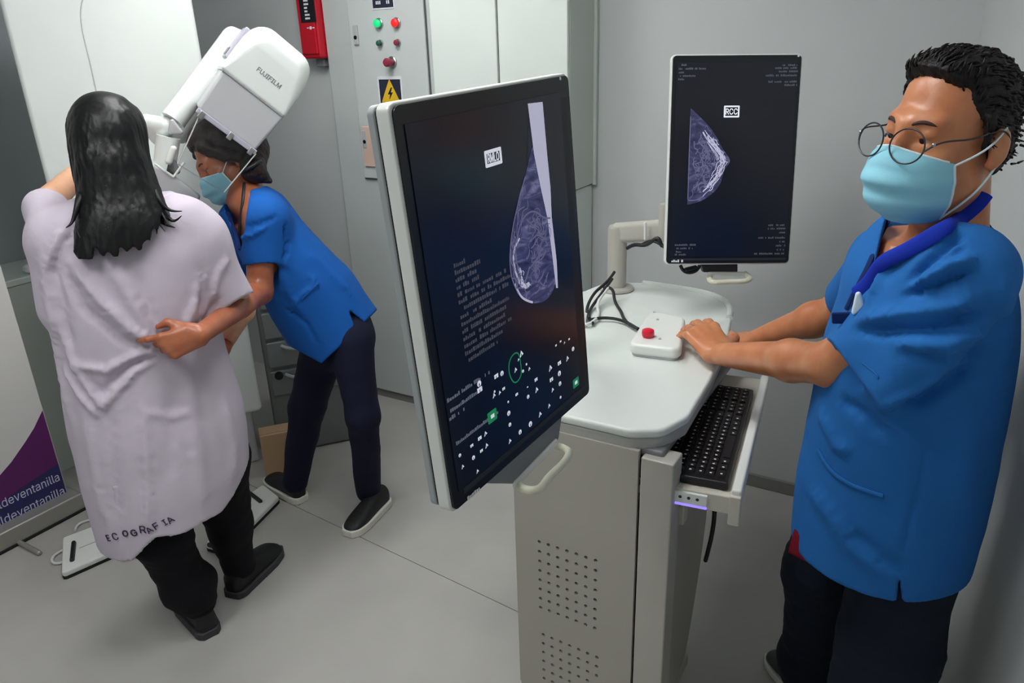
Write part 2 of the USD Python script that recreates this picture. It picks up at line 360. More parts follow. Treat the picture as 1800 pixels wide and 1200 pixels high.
# ---------------------------------------------------------------- the setting
X0, X1, Y0, YB, ZC = -3.55, 0.80, -0.75, 2.74, 2.62
fl = thing('floor', 'light grey vinyl floor with a faint seam between its sheets', None, kind='structure')
seam = lambda x: 1.735 - .088 * (x + 2.1)
for poly in ([(X0, Y0), (X1, Y0), (X1, seam(X1) - .0015), (X0, seam(X0) - .0015)], [(X0, seam(X0) + .0015), (X1, seam(X1) + .0015), (X1, YB + .1), (X0, YB + .1)]):
    part(fl, 'vinyl_sheet', prism(poly, -.004, 0), M['vinyl'], smooth=False)
part(fl, 'screed', box((X0, Y0, -.06), (X1, YB + .1, -.0045)), M['skirting'], smooth=False)
struct('wall_back', box((X0 - .1, YB, -.06), (.35, YB + .12, ZC)), M['wall_paint'], label='light grey painted wall behind the workstation and the cabinets')
struct('wall_left', box((X0 - .1, Y0, -.06), (X0, YB, ZC)), M['wall_paint_grey'], label='grey painted wall behind the white machine column and the roll-up banner')
cr, dr = np.array([.0, YB]), unit(np.array([.25, -1.34])); nr = np.array([-dr[1], dr[0]]) ; nr = nr if nr[0] > 0 else -nr
e1 = cr + dr * 3.65
struct('wall_right', prism([cr, e1, e1 + nr * .1, cr + nr * .1], -.06, ZC), M['wall_paint'], label='pale grey wall close behind the man in blue at the right')
struct('wall_front', box((X0 - .1, Y0 - .1, -.06), (1.1, Y0, ZC)), M['wall_paint'], label='plain wall behind the camera')
struct('ceiling', box((X0 - .1, Y0 - .1, ZC), (1.1, YB + .12, ZC + .08)), M['ceiling_paint'], label='white ceiling')
struct('baseboard_back', rbox((-1.22, YB - .012, 0), (.0, YB + .002, .055), .003), M['skirting'], label='darker grey skirting strip along the back wall')
struct('trim_1', prism([cr + dr * .03 - nr * .012, e1 - nr * .012, e1, cr + dr * .03], 0, .06), M['skirting'], label='grey skirting strip along the right wall')
for (x, y, sx, sy), wh in zip(PANELS, ('nearest the camera', 'above the end of the workstation', 'above the imaging machine')):
    t = thing('ceiling_light', 'square white ceiling light panel out of view, ' + wh, 'light', (x, y, ZC), group='ceiling light panels')
    part(t, 'frame', prism(sg.box(x - sx / 2 - .03, y - sy / 2 - .03, x + sx / 2 + .03, y + sy / 2 + .03).difference(sg.box(x - sx / 2, y - sy / 2, x + sx / 2, y + sy / 2)), ZC - .02, ZC), M['white_lacquer'], smooth=False)
    part(t, 'diffuser', box((x - sx / 2, y - sy / 2, ZC - .012), (x + sx / 2, y + sy / 2, ZC - .004)), M['panel_glow'], smooth=False)
# low ledge along the left wall, with a small white tissue on it
t = thing('wall_ledge', 'low pale grey boxed ledge along the left wall behind the banner', 'ledge', (-3.39, 1.2, 0))
part(t, 'front_panel', rbox((X0, .3, 0), (-3.24, 1.7, .865), .004), M['cupboard_side'])
part(t, 'top_board', rbox((X0, .3, .865), (-3.232, 1.71, .893), .006), M['cupboard_white'])
g = wrinkle(trimesh.creation.icosphere(3, .026), .006, (60, 60, 60), 3); g.apply_scale([1, 1.2, .8]); g.apply_translation([-3.272, 1.555, .912])
t = thing('tissue', 'small crumpled white tissue on the ledge beside the patient', 'tissue', (-3.272, 1.555, .893)); part(t, 'crumpled_paper', g, M['label_white'], smooth=True)

# ---------------------------------------------------------------- imaging machine: column, tilted arm and tube head with clear face shield
MA, MN, MC = np.array([.6, .8, 0]), np.array([.8, -.6, 0]), np.array([-2.612, 1.687, 0])
def mpl(u, v, d): return atpl(u, v, MC + MN * d, MN)
TH = math.radians(43); R_, U_ = math.cos(TH) * MA - math.sin(TH) * np.array([0, 0, 1]), math.sin(TH) * MA + math.cos(TH) * np.array([0, 0, 1.])
Q0 = mpl(455, 160, .6) - MN * .6                                      # head centre, on the plane of the column's face
TF = frame(R_, U_, MN, Q0)                                            # tilted frame: across, up along the arm, out of the column
def tl(u, v, d): p = mpl(u, v, d) - Q0; return np.array([p @ R_, p @ U_, d])
mach = thing('imaging_machine', 'white hospital imaging machine with a tilted tube head, clear face shield and tall column', 'medical machine', (MC[0], MC[1], 0))
CF = frame(MA, [0, 0, 1], -np.cross([0, 0, 1], MA) * -1 if False else MN, MC)  # column frame: along the face, up, out
part(mach, 'column', put(rbox((-.295, .27, -.26), (.295, 2.1, 0), .018), CF), M['machine_white'])
part(mach, 'plinth', put(rbox((-.25, 0, -.26), (.25, .275, -.06), .01), CF), M['machine_grey'])
g = spline([(-.07, 1.58, .0), (-.07, 1.75, .0), (-.066, 1.85, .0), (-.035, 1.92, .0), (.06, 1.945, .0), (.25, 1.95, 0)], 60)
part(mach, 'column_groove', put(tube(g, .0022, 6), CF), M['machine_grey'])
part(mach, 'column_latch', put(rbox((.20, .70, .0), (.265, .715, .012), .003), CF), M['dark_metal'])
# head: a wide upper housing with rounded top and a narrower lower housing
s = lambda r: m3.Manifold.sphere(r, 28)
up = m3.Manifold.batch_hull([s(.012).translate([x, -.006, z]) for x in (-.108, .092) for z in (.30, .588)] + [s(.03).translate([x, .060, z]) for x in (-.090, .076) for z in (.318, .570)] + [s(.045).translate([x, .10, z]) for x in (-.074, .058) for z in (.333, .555)] + [s(.06).translate([x, .117, z]) for x in (-.055, .041) for z in (.35, .538)])
part(mach, 'head_housing', put(up, TF), M['machine_white'], smooth=65)
lo = m3.Manifold.batch_hull([s(.010).translate([x, y, z]) for x, y in ((-.098, -.145), (.084, -.145), (-.102, -.018), (.092, -.018)) for z in (.30, .586)])
part(mach, 'collimator_housing', put(lo, TF), M['machine_grey'])
part(mach, 'head_seam', put(rbox((-.112, -.0205, .31), (.098, -.0165, .5985), .001), TF), M['machine_dark'])
part(mach, 'side_panel', put(rbox((-.128, .02, .36), (-.112, .135, .52), .005), TF), M['lavender'])
part(mach, 'side_panel_vent', put(rbox((-.131, .03, .40), (-.127, .055, .50), .002), TF), M['machine_dark'])
part(mach, 'mount_strip', put(rbox((-.105, -.166, .575), (.098, -.150, .604), .003), TF), M['lavender'])
for x in (-.088, .01, .082): part(mach, 'mount_clip', put(rbox((x - .008, -.175, .590), (x + .008, -.152, .610), .003), TF), M['metal'])
txt = meshkit.text_mesh('FUJIFILM', .0135, .0012, bold=True); b = txt.bounds; txt.apply_translation([-(b[0][0] + b[1][0]) / 2, 0, 0])
txt.apply_scale([.95, 1, 1]); tc = tl(471, 140, .6); txt.apply_translation([tc[0], tc[1], .5995]); part(mach, 'lettering', put(txt, TF), M['machine_dark'], smooth=False)
# clear face shield below the head, with bright rims
sh = [tl(u, v, .602)[:2] for u, v in ((352, 200), (450, 270), (394, 338), (312, 288))]
part(mach, 'face_shield', put(prism(sg.Polygon(sh).buffer(.004), .599, .602), TF), M['clear_shield'], smooth=False)
for i in (1, 3):
    a, bb = sh[i], sh[(i + 1) % 4]; part(mach, 'shield_rim', put(tube([(a[0], a[1], .6005), (bb[0], bb[1], .6005)], .0022, 6), TF), M['plastic_white'])
part(mach, 'shield_rim', put(tube([(sh[2][0], sh[2][1], .6005), (sh[3][0], sh[3][1], .6005)], .001, 6), TF), M['machine_grey'])
# arm: spine from the head down to the pivot, joints and receptor
arm = m3.Manifold.batch_hull([s(.03).translate([x, y, z]) for x, y in ((-.135, .10), (-.075, .12), (-.135, -.27), (-.085, -.27)) for z in (.17, .27)])
part(mach, 'arm_spine', put(arm, TF), M['machine_white'])
a0, a1 = tl(372, 120, .34), tl(304, 212, .40)
part(mach, 'arm_tube', put(cyl(a0, a1, .034, .038), TF), M['machine_white'])
j = tl(284, 228, .40); part(mach, 'arm_elbow', put(hull_pts([tl(262, 218, .36), tl(292, 222, .40), tl(280, 240, .36)], .03, 20), TF), M['machine_white'])
part(mach, 'arm_wedge', put(hull_pts([tl(303, 214, .44), tl(317, 232, .44), tl(300, 232, .44)], .008), TF), M['machine_grey'])
part(mach, 'arm_knuckle', put(cyl(tl(296, 240, .42), tl(290, 286, .42), .036, .034), TF), M['machine_white'])
part(mach, 'arm_lever', put(hull_pts([tl(305, 262, .47), tl(297, 283, .47)], .011, 14), TF), M['plastic_white'])
part(mach, 'arm_foot', put(hull_pts([tl(303, 285, .44), tl(310, 300, .44), tl(300, 300, .40)], .012), TF), M['machine_dark'])
for a, bb in (((272, 288), (305, 311)), ((305, 311), (324, 285))): part(mach, 'arm_rim', put(tube([tl(*a, .46), tl(*bb, .46)], .004, 8), TF), M['plastic_white'])
part(mach, 'receptor', put(hull_pts([tl(u, v, d) for u, v in ((275, 298), (306, 316), (345, 345), (340, 372), (296, 345), (274, 325)) for d in (.30, .44)], .012), TF), M['machine_grey'])
part(mach, 'pivot_hub', cyl(MC + MN * .0 + [0, 0, 1.25], MC + MN * .32 + MA * .07 + [0, 0, 1.27], .11, .09, 36), M['machine_white'])
part(mach, 'side_grip', put(tube(spline([tl(262, 205, .36), tl(250, 208, .36), tl(247, 222, .36), tl(256, 236, .36)], 16), .009, 10), TF), M['plastic_white'])

# foot pedals on the floor
def pedal(pts, name, label, bars, h=.03):
    c = np.mean([atz(*p, 0) for p in pts], 0); t = thing('foot_pedal', label, 'foot pedal', c)
    P = sg.Polygon([atz(*p, h)[:2] for p in pts]).convex_hull.buffer(-.012).buffer(.012)
    part(t, 'plate', prism(P, .008, h, bevel=.006), M['plastic_white']); part(t, 'rubber_base', prism(P.buffer(.002), 0, .0085), M['rubber'], smooth=False)
    for a, b_ in bars:
        a, b_ = atz(*a, h), atz(*b_, h); part(t, 'pedal_bar', hull_pts([a + [0, 0, .004], b_ + [0, 0, .004], a, b_], .008), M['black_plastic'])
    return t
t = pedal([(110, 944), (190, 914), (212, 962), (108, 1008)], 'p', 'white foot pedal with two black bars on the floor beside the banner', [((130, 955), (127, 985)), ((184, 938), (184, 966))])
part(t, 'print', prism(sg.box(-.03, -.002, .03, .002), 0, .0005, frame(unit(atz(170, 950, .03) - atz(145, 960, .03)), np.cross([0, 0, 1], unit(atz(170, 950, .03) - atz(145, 960, .03))), [0, 0, 1], atz(155, 957, .0302))), M['label_grey'], smooth=False)
part(t, 'cable', tube(spline([atz(*p, .006) for p in ((118, 985), (98, 990), (94, 978), (108, 968), (122, 962))], 40), .005, 8), M['cable_white'])
part(t, 'connector', hull_pts([atz(*p, .015) for p in ((214, 972), (242, 968), (240, 974), (216, 980))], .008), M['plastic_white'])
part(t, 'cable', tube(spline([atz(*p, .006) for p in ((132, 932), (140, 920), (165, 912), (196, 906))], 40), .005, 8), M['cable_white'])
pedal([(362, 956), (382, 908), (462, 850), (490, 872), (396, 966)], 'p', 'white foot pedal on the floor between the feet of the patient and the helper', [((440, 868), (458, 882)), ((378, 936), (392, 944)), ((368, 958), (390, 964))])

# grey drawer trolley and cardboard box behind the helper
c = atz(490, 800, 0); c = np.array([-2.42, 2.22, 0]); tr = thing('drawer_trolley', 'grey plastic drawer trolley with pale curved handles behind the helper in blue', 'trolley', c)
ta, tn = unit([.62, .78, 0]), unit([.78, -.62, 0]); TT = frame(ta, [0, 0, 1], tn, c)
part(tr, 'body', put(rbox((-.20, .0, -.15), (.19, .86, .10), .02), TT), M['trolley_grey'])
for k in range(4):
    z0 = .30 + k * .135; d = part(tr, 'drawer', put(rbox((-.185, z0, .095), (.175, z0 + .12, .118), .008), TT), M['trolley_grey'])
    part(d, 'handle', put(tube(spline([(-.12, z0 + .10, .118), (-.10, z0 + .095, .14), (.10, z0 + .085, .145), (.13, z0 + .06, .14), (.14, z0 + .01, .118)], 24), .008, 8), TT), M['label_grey'])
part(tr, 'lock', put(cyl((-.15, .40, .115), (-.15, .40, .126), .018), TT), M['black_plastic'])
bc = atz(492, 838, 0); t = thing('cardboard_box', 'small tan cardboard box on the floor behind the rear foot of the helper', 'box', bc + tn * -.08)
BT = frame(ta, [0, 0, 1], tn, bc - tn * .05); part(t, 'carton', put(rbox((-.055, 0, -.06), (.075, .2, .03), .004), BT), M['cardboard']); part(t, 'flap', put(rbox((-.05, .2, -.05), (.07, .203, .02), .001), BT), M['cardboard'])

# ---------------------------------------------------------------- back wall: alarm box, electrical cabinet, tall cupboard
def bw(u, v, y): p = aty(u, v, y); return p[[0, 2]]
def xz(poly, y0, y1, **k):                                            # outline in the wall's plane, from y0 (far) to y1 (near the room)
    return prism(poly, 0, y0 - y1, frame([1, 0, 0], [0, 0, 1], [0, -1, 0], [0, y0, 0]), **k)
fa = thing('alarm_box', 'red metal alarm box with a black label on the grey wall', 'alarm box', (-2.67, YB, 1.8))
q = [bw(u, v, 2.665) for u, v in ((519, 8), (533, 104), (575, 107))]
x0, x1, z0 = q[0][0] + .0, bw(564, 0, 2.70)[0] - .003, q[1][1]
part(fa, 'case', rbox((x0, 2.665, z0), (x1, YB, z0 + .36), .012), M['red_box'])
part(fa, 'door_plate', rbox((x0 + .014, 2.658, z0 + .02), (x1 - .014, 2.668, z0 + .34), .004), M['red_box'])
lb = [bw(u, v, 2.657) for u, v in ((530, 40), (556, 42), (527, 3))]
lbp = part(fa, 'label', xz(sg.box(lb[0][0], lb[0][1], lb[1][0], lb[2][1] + .03), 2.6585, 2.656), M['label_black'], smooth=False)
rg = random.Random(2); ms = []
for k in range(7):
    zz = lb[0][1] + .012 + k * .0145; ms.append(xz(sg.box(lb[0][0] + .028, zz, lb[0][0] + .045 + rg.random() * .012, zz + .008), 2.6562, 2.655))
part(fa, 'print', ms, M['label_white'], smooth=False, kind='stuff')
cx, cz = bw(546, 49, 2.657); part(fa, 'emblem', [xz(sg.Point(cx, cz).buffer(.007), 2.6585, 2.656)] + [xz(sg.box(cx + o, cz - .002, cx + o + .01, cz + .002), 2.6585, 2.656) for o in (-.022, .012)], M['label_white'], smooth=False)
part(fa, 'bracket', rbox((x0 + .05, 2.70, z0 - .035), (x1 - .02, YB, z0 + .01), .005), M['machine_dark'])

YC = 2.70
ec = thing('electrical_cabinet', 'grey metal electrical cabinet with pilot lights and a high voltage sign', 'cabinet', (-2.15, 2.72, 0))
xl = bw(564, 0, YC)[0]; xa0 = bw(757, 60, 2.50)[0]; part(ec, 'body', rbox((xl, YC, .045), (xa0 - .004, YB - .004, 2.2), .006), M['cabinet_grey']); part(ec, 'plinth', box((xl + .01, YC + .012, 0), (xa0 - .01, YB - .004, .046)), M['skirting'], smooth=False)
D0, D1 = bw(612, 0, YC), bw(629, 311, YC); dr_ = (D0[0] + .0, D1[1]); xr = bw(748, 30, YC)[0]
part(ec, 'door_gap', xz(sg.box(dr_[0] - .006, dr_[1] - .006, xr + .006, 2.15), YC + .001, YC - .001), M['groove'], smooth=False)
dp = part(ec, 'door', rbox((dr_[0], YC - .014, dr_[1]), (xr, YC - .0005, 2.14), .005), M['cabinet_door']); YD = YC - .0142
h0, h1 = bw(636, 222, YD), bw(640, 292, YD)
ht = part(ec, 'hatch', rbox((h0[0], YD - .008, h1[1]), (h0[0] + .30, YD + .001, h0[1] - .0), .004), M['peach'], label='small peach coloured hatch in the cabinet door')
for (u, v, pr) in ((625, 66, ec), (641, 249, ec)):
    x, z = bw(u, v, YD - .008); part(pr, 'keyhole', cyl((x, YD + .001, z), (x, YD - .0105, z), .0085), M['label_black']); part(pr, 'key_plate', rbox((x - .012, YD - .0095, z - .03), (x + .012, YD, z + .05), .003), M['machine_grey'])
def knob(u, v, r, h, m, name, label, cap_r=None):
    x, z = bw(u, v, YD - h); T = frame([1, 0, 0], [0, 0, 1], [0, -1, 0], [x, YD, z])
    part(ec, name + '_collar', lathe([(0, 0), (r * 1.35, 0), (r * 1.35, .006), (r * 1.15, .009), (0, .009)], T), M['metal'])
    part(ec, name, lathe([(0, .008), (r * .8, .008), (r * .85, h * .5), (r, h * .55), (r, h * .85), (r * .7, h), (0, h * 1.05)], T), m, label=label)
knob(660, 41, .016, .026, M['lamp_green'], 'pilot_light', 'lit green pilot light'); knob(691, 40, .016, .026, M['lamp_red'], 'pilot_light', 'lit red pilot light')
knob(663, 76, .011, .024, M['button_green'], 'push_button', 'dark green push button'); knob(694, 75, .011, .024, M['button_red'], 'push_button', 'dark red push button')
knob(677, 110, .018, .05, M['button_red'], 'stop_knob', 'red mushroom stop knob')
p0, p1 = bw(655, 14, YD), bw(691, 0, YD)
part(ec, 'name_plate', xz(rrect(p0[0], p0[1] - .008, p1[0] + .004, p0[1] + .075, .004), YD, YD - .002), M['label_white'], smooth=False)
part(ec, 'name_plate_print', xz(sg.box(p0[0] + .004, p0[1] - .002, p1[0], p0[1] + .07), YD - .0019, YD - .0026), M['label_navy'], smooth=False)
ms = []
for r, (a, bb) in enumerate(((.012, .066), (.004, .082))):
    for k in range(9):
        if rg.random() < (.45 if r == 0 else .12): continue
        xx = p0[0] + .012 + k * .0095; zz = p0[1] + .012 + r * .022; ms.append(xz(sg.box(xx, zz, xx + .0065, zz + .013), YD - .0025, YD - .0031))
part(ec, 'name_plate_marks', ms, M['label_white'], smooth=False, kind='stuff')
s0, s1 = bw(667, 178, YD), bw(706, 134, YD); w = s1[0] - s0[0]
part(ec, 'warning_sign', xz(rrect(s0[0], s0[1] - .03, s1[0], s1[1], .008), YD, YD - .002), M['label_white'], smooth=False)
part(ec, 'warning_panel', xz(sg.box(s0[0] + .009, s0[1] - .022, s1[0] - .009, s1[1] - .012), YD - .0019, YD - .0026), M['label_navy'], smooth=False)
cx = (s0[0] + s1[0]) / 2; zt = s1[1] - .016; tri = sg.Polygon([(cx, zt), (cx - .047, zt - .088), (cx + .047, zt - .088)])
part(ec, 'warning_triangle', xz(tri.buffer(.003), YD - .0025, YD - .0032), M['label_yellow'], smooth=False)
bolt = sg.Polygon([(cx + .006, zt - .03), (cx - .014, zt - .058), (cx - .001, zt - .058), (cx - .008, zt - .082), (cx + .015, zt - .05), (cx + .003, zt - .05), (cx + .013, zt - .03)])
part(ec, 'warning_bolt', xz(bolt, YD - .0031, YD - .0038), M['label_black'], smooth=False)

cb = thing('tall_cupboard', 'tall white cupboard with two doors against the back wall', 'cupboard', (-1.53, 2.62, 0))
YW = 2.50; xa, xm, xb = bw(757, 60, YW)[0], bw(874, 70, YW)[0], -1.235
part(cb, 'carcass', rbox((xa + .002, YW + .02, 1.195), (xb, YB - .006, 2.3), .003), M['cupboard_side'])
for a, bb in ((xa, xm - .004), (xm + .004, xb - .001)): part(cb, 'door', rbox((a, YW, 1.195), (bb, YW + .019, 2.3), .004), M['cupboard_white'])
part(cb, 'door_gap_strip', box((xm - .005, YW + .012, 1.2), (xm + .005, YW + .022, 2.29)), M['groove'], smooth=False)
part(cb, 'base_unit', rbox((xa + .01, YW + .035, 0), (xb - .008, YB - .006, 1.19), .004), M['cupboard_white'])
part(cb, 'shadow_gap', box((xa + .015, YW + .05, 1.185), (xb - .012, YB - .006, 1.2)), M['groove'], smooth=False)
part(cb, 'wall_strip', rbox((xb - .001, YB - .022, 1.19), (xb + .012, YB - .004, 2.3), .002), M['cupboard_side'])

# ---------------------------------------------------------------- roll-up banner at the left
XB = -2.92; bn = thing('rollup_banner', 'white roll-up banner with a purple corner and lettering at the far left', 'banner', (XB, .9, 0))
part(bn, 'base', prism(rrect(.46, 0, 1.325, .078, .02), 0, .13, frame([0, 1, 0], [0, 0, 1], [1, 0, 0], [XB - .065, 0, 0]), bevel=.008), M['aluminium'])
part(bn, 'base_strip', rbox((XB + .06, .47, .0), (XB + .07, 1.318, .012), .002), M['rubber'])
part(bn, 'panel', rbox((XB - .001, .5, .07), (XB + .0005, 1.29, 2.02), .0006, 6), M['banner_white'])
def byz(u, v): return atx(u, v, XB + .001)[1:]
top = [byz(*p) for p in ((1, 834), (20, 812), (45, 776), (60, 752), (82, 706), (95, 680))]; nav = [byz(*p) for p in ((125, 800), (60, 842), (0, 884))]
clip = sg.box(.502, .078, 1.288, 2.0); ex = lambda a, bb, y: a[1] + (bb[1] - a[1]) * (y - a[0]) / (bb[0] - a[0])
yzp = frame([0, 1, 0], [0, 0, 1], [1, 0, 0], [XB + .0004, 0, 0])
part(bn, 'purple_print', prism(sg.Polygon([tuple(q) for q in top] + [(1.4, top[-1][1]), (1.4, .0), (.4, .0), (.4, top[0][1] - .3)]).buffer(0).intersection(clip), 0, .0004, yzp), M['banner_purple'], smooth=False)
part(bn, 'navy_print', prism(sg.Polygon([(1.4, ex(nav[1], nav[0], 1.4)), (nav[1]), (.4, ex(nav[1], nav[2], .4)), (.4, 0), (1.4, 0)]).intersection(clip), .0003, .0008, yzp), M['banner_navy'], smooth=False)
for (e, word) in (((103, 836), '@hospitaldeventanilla'), ((112, 860), '/hospitaldeventanilla')):
    tm = meshkit.text_mesh(word, .036, .0006); b = tm.bounds; pe = byz(*e); tm.apply_translation([-b[1][0], 0, 0]); k_ = .40 / (b[1][0] - b[0][0]); tm.apply_scale([k_, 1, 1])
    part(bn, 'lettering', put(tm, frame([0, 1, 0], [0, 0, 1], [1, 0, 0], [XB + .0011, pe[0], pe[1] - .02])), M['banner_text'], smooth=False)
part(bn, 'pole', cyl((XB - .04, .9, .07), (XB - .01, .9, 2.0), .011), M['metal'])
for y in (.62, .0 + atz(60, 966, .012)[1]):
    p = atz(78, 965, .012); part(bn, 'foot', hull_pts([(XB + .03, y, .010), (p[0], y, .010)], .0095, 14), M['aluminium'])

# ---------------------------------------------------------------- workstation: cart, tray, keyboard, control box, posts, monitors, cables
ZT = .95
ct = thing('workstation_cart', 'cream grey hospital workstation cart with rounded white worktop and perforated side panel', 'cart', (-.62, 1.7, 0))
Pt = sg.Polygon([(-.44, 1.335), (-.412, 1.42), (-.425, 1.63), (-.447, 1.84), (-.49, 2.06), (-.56, 2.245), (-.66, 2.295), (-.86, 2.30), (-.97, 2.26), (-1.01, 2.08), (-1.03, 1.8), (-1.01, 1.5), (-.95, 1.315), (-.72, 1.30), (-.50, 1.302)]).buffer(-.05).buffer(.05, quad_segs=10)
part(ct, 'worktop', prism(Pt, ZT - .022, ZT, bevel=.008), M['tabletop'])
part(ct, 'worktop_rim', prism(Pt.buffer(-.004), ZT - .052, ZT - .021, bevel=.008), M['table_rim'])
lip = [p for p in [(-.50, 2.07), (-.553, 2.215), (-.62, 2.265), (-.72, 2.285), (-.85, 2.29)]]
part(ct, 'back_lip', tube(spline([(x, y, ZT + .001) for x, y in lip], 40), .010, 10), M['tabletop'])
YF = 1.30; XL, XG, XR = -.79, -.476, -.402; z0, z1 = .12, .905
side = lambda: None
holes = []
for (u0, v0), (u1, v1), (u2, v2), rows in (((948, 952), (1047, 985), (952, 1068), 8), ((955, 1115), (1049, 1155), (957, 1192), 7)):
    A, B, Cc = [aty(u, v, YF)[[0, 2]] for u, v in ((u0, v0), (u1, v1), (u2, v2))]
    dz = (A[1] - Cc[1]) / (7 if rows == 8 else 5)
    holes += [(A[0] + (B[0] - A[0]) * i / 6, A[1] + (B[1] - A[1]) * i / 6 - dz * k) for i in range(7) for k in range(rows)]
panel = sg.box(XL, z0, XG - .003, z1).difference(sg.MultiPoint([h for h in holes if h[1] > z0 + .01]).buffer(.0048, quad_segs=3))
part(ct, 'perforated_panel', prism(panel, 0, .012, frame([1, 0, 0], [0, 0, 1], [0, -1, 0], [0, YF + .012, 0])), M['cart_grey'], smooth=False)
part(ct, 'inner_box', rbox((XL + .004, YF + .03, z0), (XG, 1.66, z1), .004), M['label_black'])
part(ct, 'left_panel', rbox((XL - .001, YF + .002, z0), (XL + .006, 1.72, z1), .003), M['cart_grey'])
part(ct, 'corner_post', rbox((XG + .002, YF, z0), (XR, YF + .06, .893), .004), M['cart_post'])
dv = unit([-.040, .48, 0]); prof = [(.05, z0), (.05, .80), (.47, .80), (.478, .62), (.472, .46), (.43, .33), (.36, .2), (.30, z0)]
part(ct, 'side_door', prism(sg.Polygon(prof).buffer(-.01).buffer(.01), -.035, -.004, frame(dv, [0, 0, 1], np.cross(dv, [0, 0, 1]), [XR, YF, 0]), bevel=.004), M['cart_grey'])
part(ct, 'back_panel', rbox((XL, 1.70, z0), (XR - .10, 1.74, z1), .004), M['cart_grey'])
part(ct, 'top_frame', rbox((XL + .01, YF + .02, z1 - .02), (XR - .03, 1.98, ZT - .045), .006), M['machine_dark'])
part(ct, 'floor_frame', rbox((XL, YF, .09), (XR - .02, 1.60, .125), .006), M['cart_grey'])
for (x, y) in ((XL + .05, YF + .05), (XR - .07, YF + .05), (XL + .05, 1.55), (XR - .12, 1.55)):
    k = part(ct, 'caster', hull_pts([(x - .02, y, .085), (x + .02, y, .085), (x, y + .025, .05)], .012), M['black_plastic'])
    for s_ in (-.014, .014): part(k, 'wheel', lathe([(0, -.008), (.036, -.008), (.04, -.003), (.04, .003), (.036, .008), (0, .008)], frame([0, 1, 0], [0, 0, 1], [1, 0, 0], [x + s_, y + .02, .04])), M['rubber'])
# pull-out keyboard tray, angled a little, with its slide and a socket strip
tv, tu = unit([-.13, .99, 0]), unit([.99, .13, 0]); TB = frame(tv, -tu, [0, 0, 1], [-.283, 1.352, .83])   # x along the long side (away), y towards the cart
tray = part(ct, 'keyboard_tray', put(rbox((0, .0, -.022), (.62, .30, -.006), .004), TB), M['tray_cream'])
part(ct, 'tray_front_rail', put(rbox((-.005, -.012, -.035), (.625, .010, .012), .006), TB), M['plastic_white'])
part(ct, 'tray_end_rail', put(rbox((-.012, -.004, -.045), (.004, .13, -.003), .003), TB), M['tray_cream'])
part(ct, 'tray_corner', put(rbox((-.014, -.012, -.07), (.012, .012, .0), .003), TB), M['tray_cream'])
part(ct, 'slide_rail', put(rbox((-.018, .055, -.035), (-.010, .16, -.008), .002), TB), M['machine_white'])
for k in range(4): part(ct, 'slide_hole', put(cyl((-.0185, .075 + k * .018, -.02), (-.0165, .075 + k * .018, -.02), .0035, n=12), TB), M['dark_metal'])
part(ct, 'slide_light', put(rbox((-.016, .055, -.043), (-.011, .155, -.037), .002), TB), M['led_violet'])
part(ct, 'slide_clip', put(hull_pts([(-.01, .165, -.01), (-.01, .205, -.01), (-.01, .165, -.035), (-.01, .20, -.045)], .006), TB), M['black_plastic'])
part(ct, 'slide_clip', put(tube(spline([(-.016, .17, -.012), (-.018, .185, -.006), (-.018, .198, -.02), (-.017, .182, -.034), (-.016, .17, -.02)], 24), .004, 8), TB), M['metal'])
part(ct, 'bracket', hull_pts([aty(u, v, 1.40) for u, v in ((1186, 850), (1210, 868), (1186, 890))], .008), M['machine_dark'])
part(ct, 'side_catch', rbox(aty(1178, 918, 1.40) - [0, 0, 0], aty(1204, 878, 1.40) + [0, .03, 0], .004), M['tray_cream'])
part(ct, 'power_lead', tube(spline([atx(1252, 868, -.36), atx(1256, 895, -.365), atx(1252, 935, -.375), atx(1240, 985, -.395)], 24), .0055, 8), M['cable_black'])

kb = thing('keyboard', 'black computer keyboard with white key legends on the pull-out tray', 'keyboard', TB[:3, 3])
part(kb, 'base', put(rbox((.012, .018, -.006), (.50, .175, .014), .005), TB), M['black_plastic'])
leg = []
for row in range(6):
    y = .036 + row * .0215 + (.004 if row == 5 else 0); x = .026; widths = [1.4, 1.2, 1.2, 5.2, 1.2, 1.2, 1.2, 1.4] if row == 0 else [1.0] * 14 + ([1.7] if row in (1, 2, 3, 4) else [1.0])
    widths = widths + [-.35, 1, 1, 1, -.35, 1, 1, 1, 1]
    k0 = (.462) / sum(abs(w) for w in widths)
    for w in widths:
        if w > 0:
            lo, hi = np.array([x + .0012, y - .0082]), np.array([x + w * k0 - .0012, y + .0082]); m = [(.0012, .0012), (-.0012, .0012), (-.0012, -.0012), (.0012, -.0012)]
            b4 = [(lo[0], lo[1]), (hi[0], lo[1]), (hi[0], hi[1]), (lo[0], hi[1])]; V = [(*p, .013) for p in b4] + [(p[0] + d[0] * 1.2, p[1] + d[1] * 1.2, .0195) for p, d in zip(b4, m)]
            F = [(0, 3, 2, 1), (4, 5, 6, 7)] + [(i, (i + 1) % 4, 4 + (i + 1) % 4, 4 + i) for i in range(4)]
            part(kb, 'key', put((V, F), TB), M['key_black'], smooth=False)
            if w < 3: leg.append(put(box((x + w * k0 * .3, y - .0018, .0193), (x + w * k0 * .3 + .0045, y + .0028, .0198)), TB))
        x += abs(w) * k0
part(kb, 'key_legends', leg, M['key_white'], smooth=False, kind='stuff')

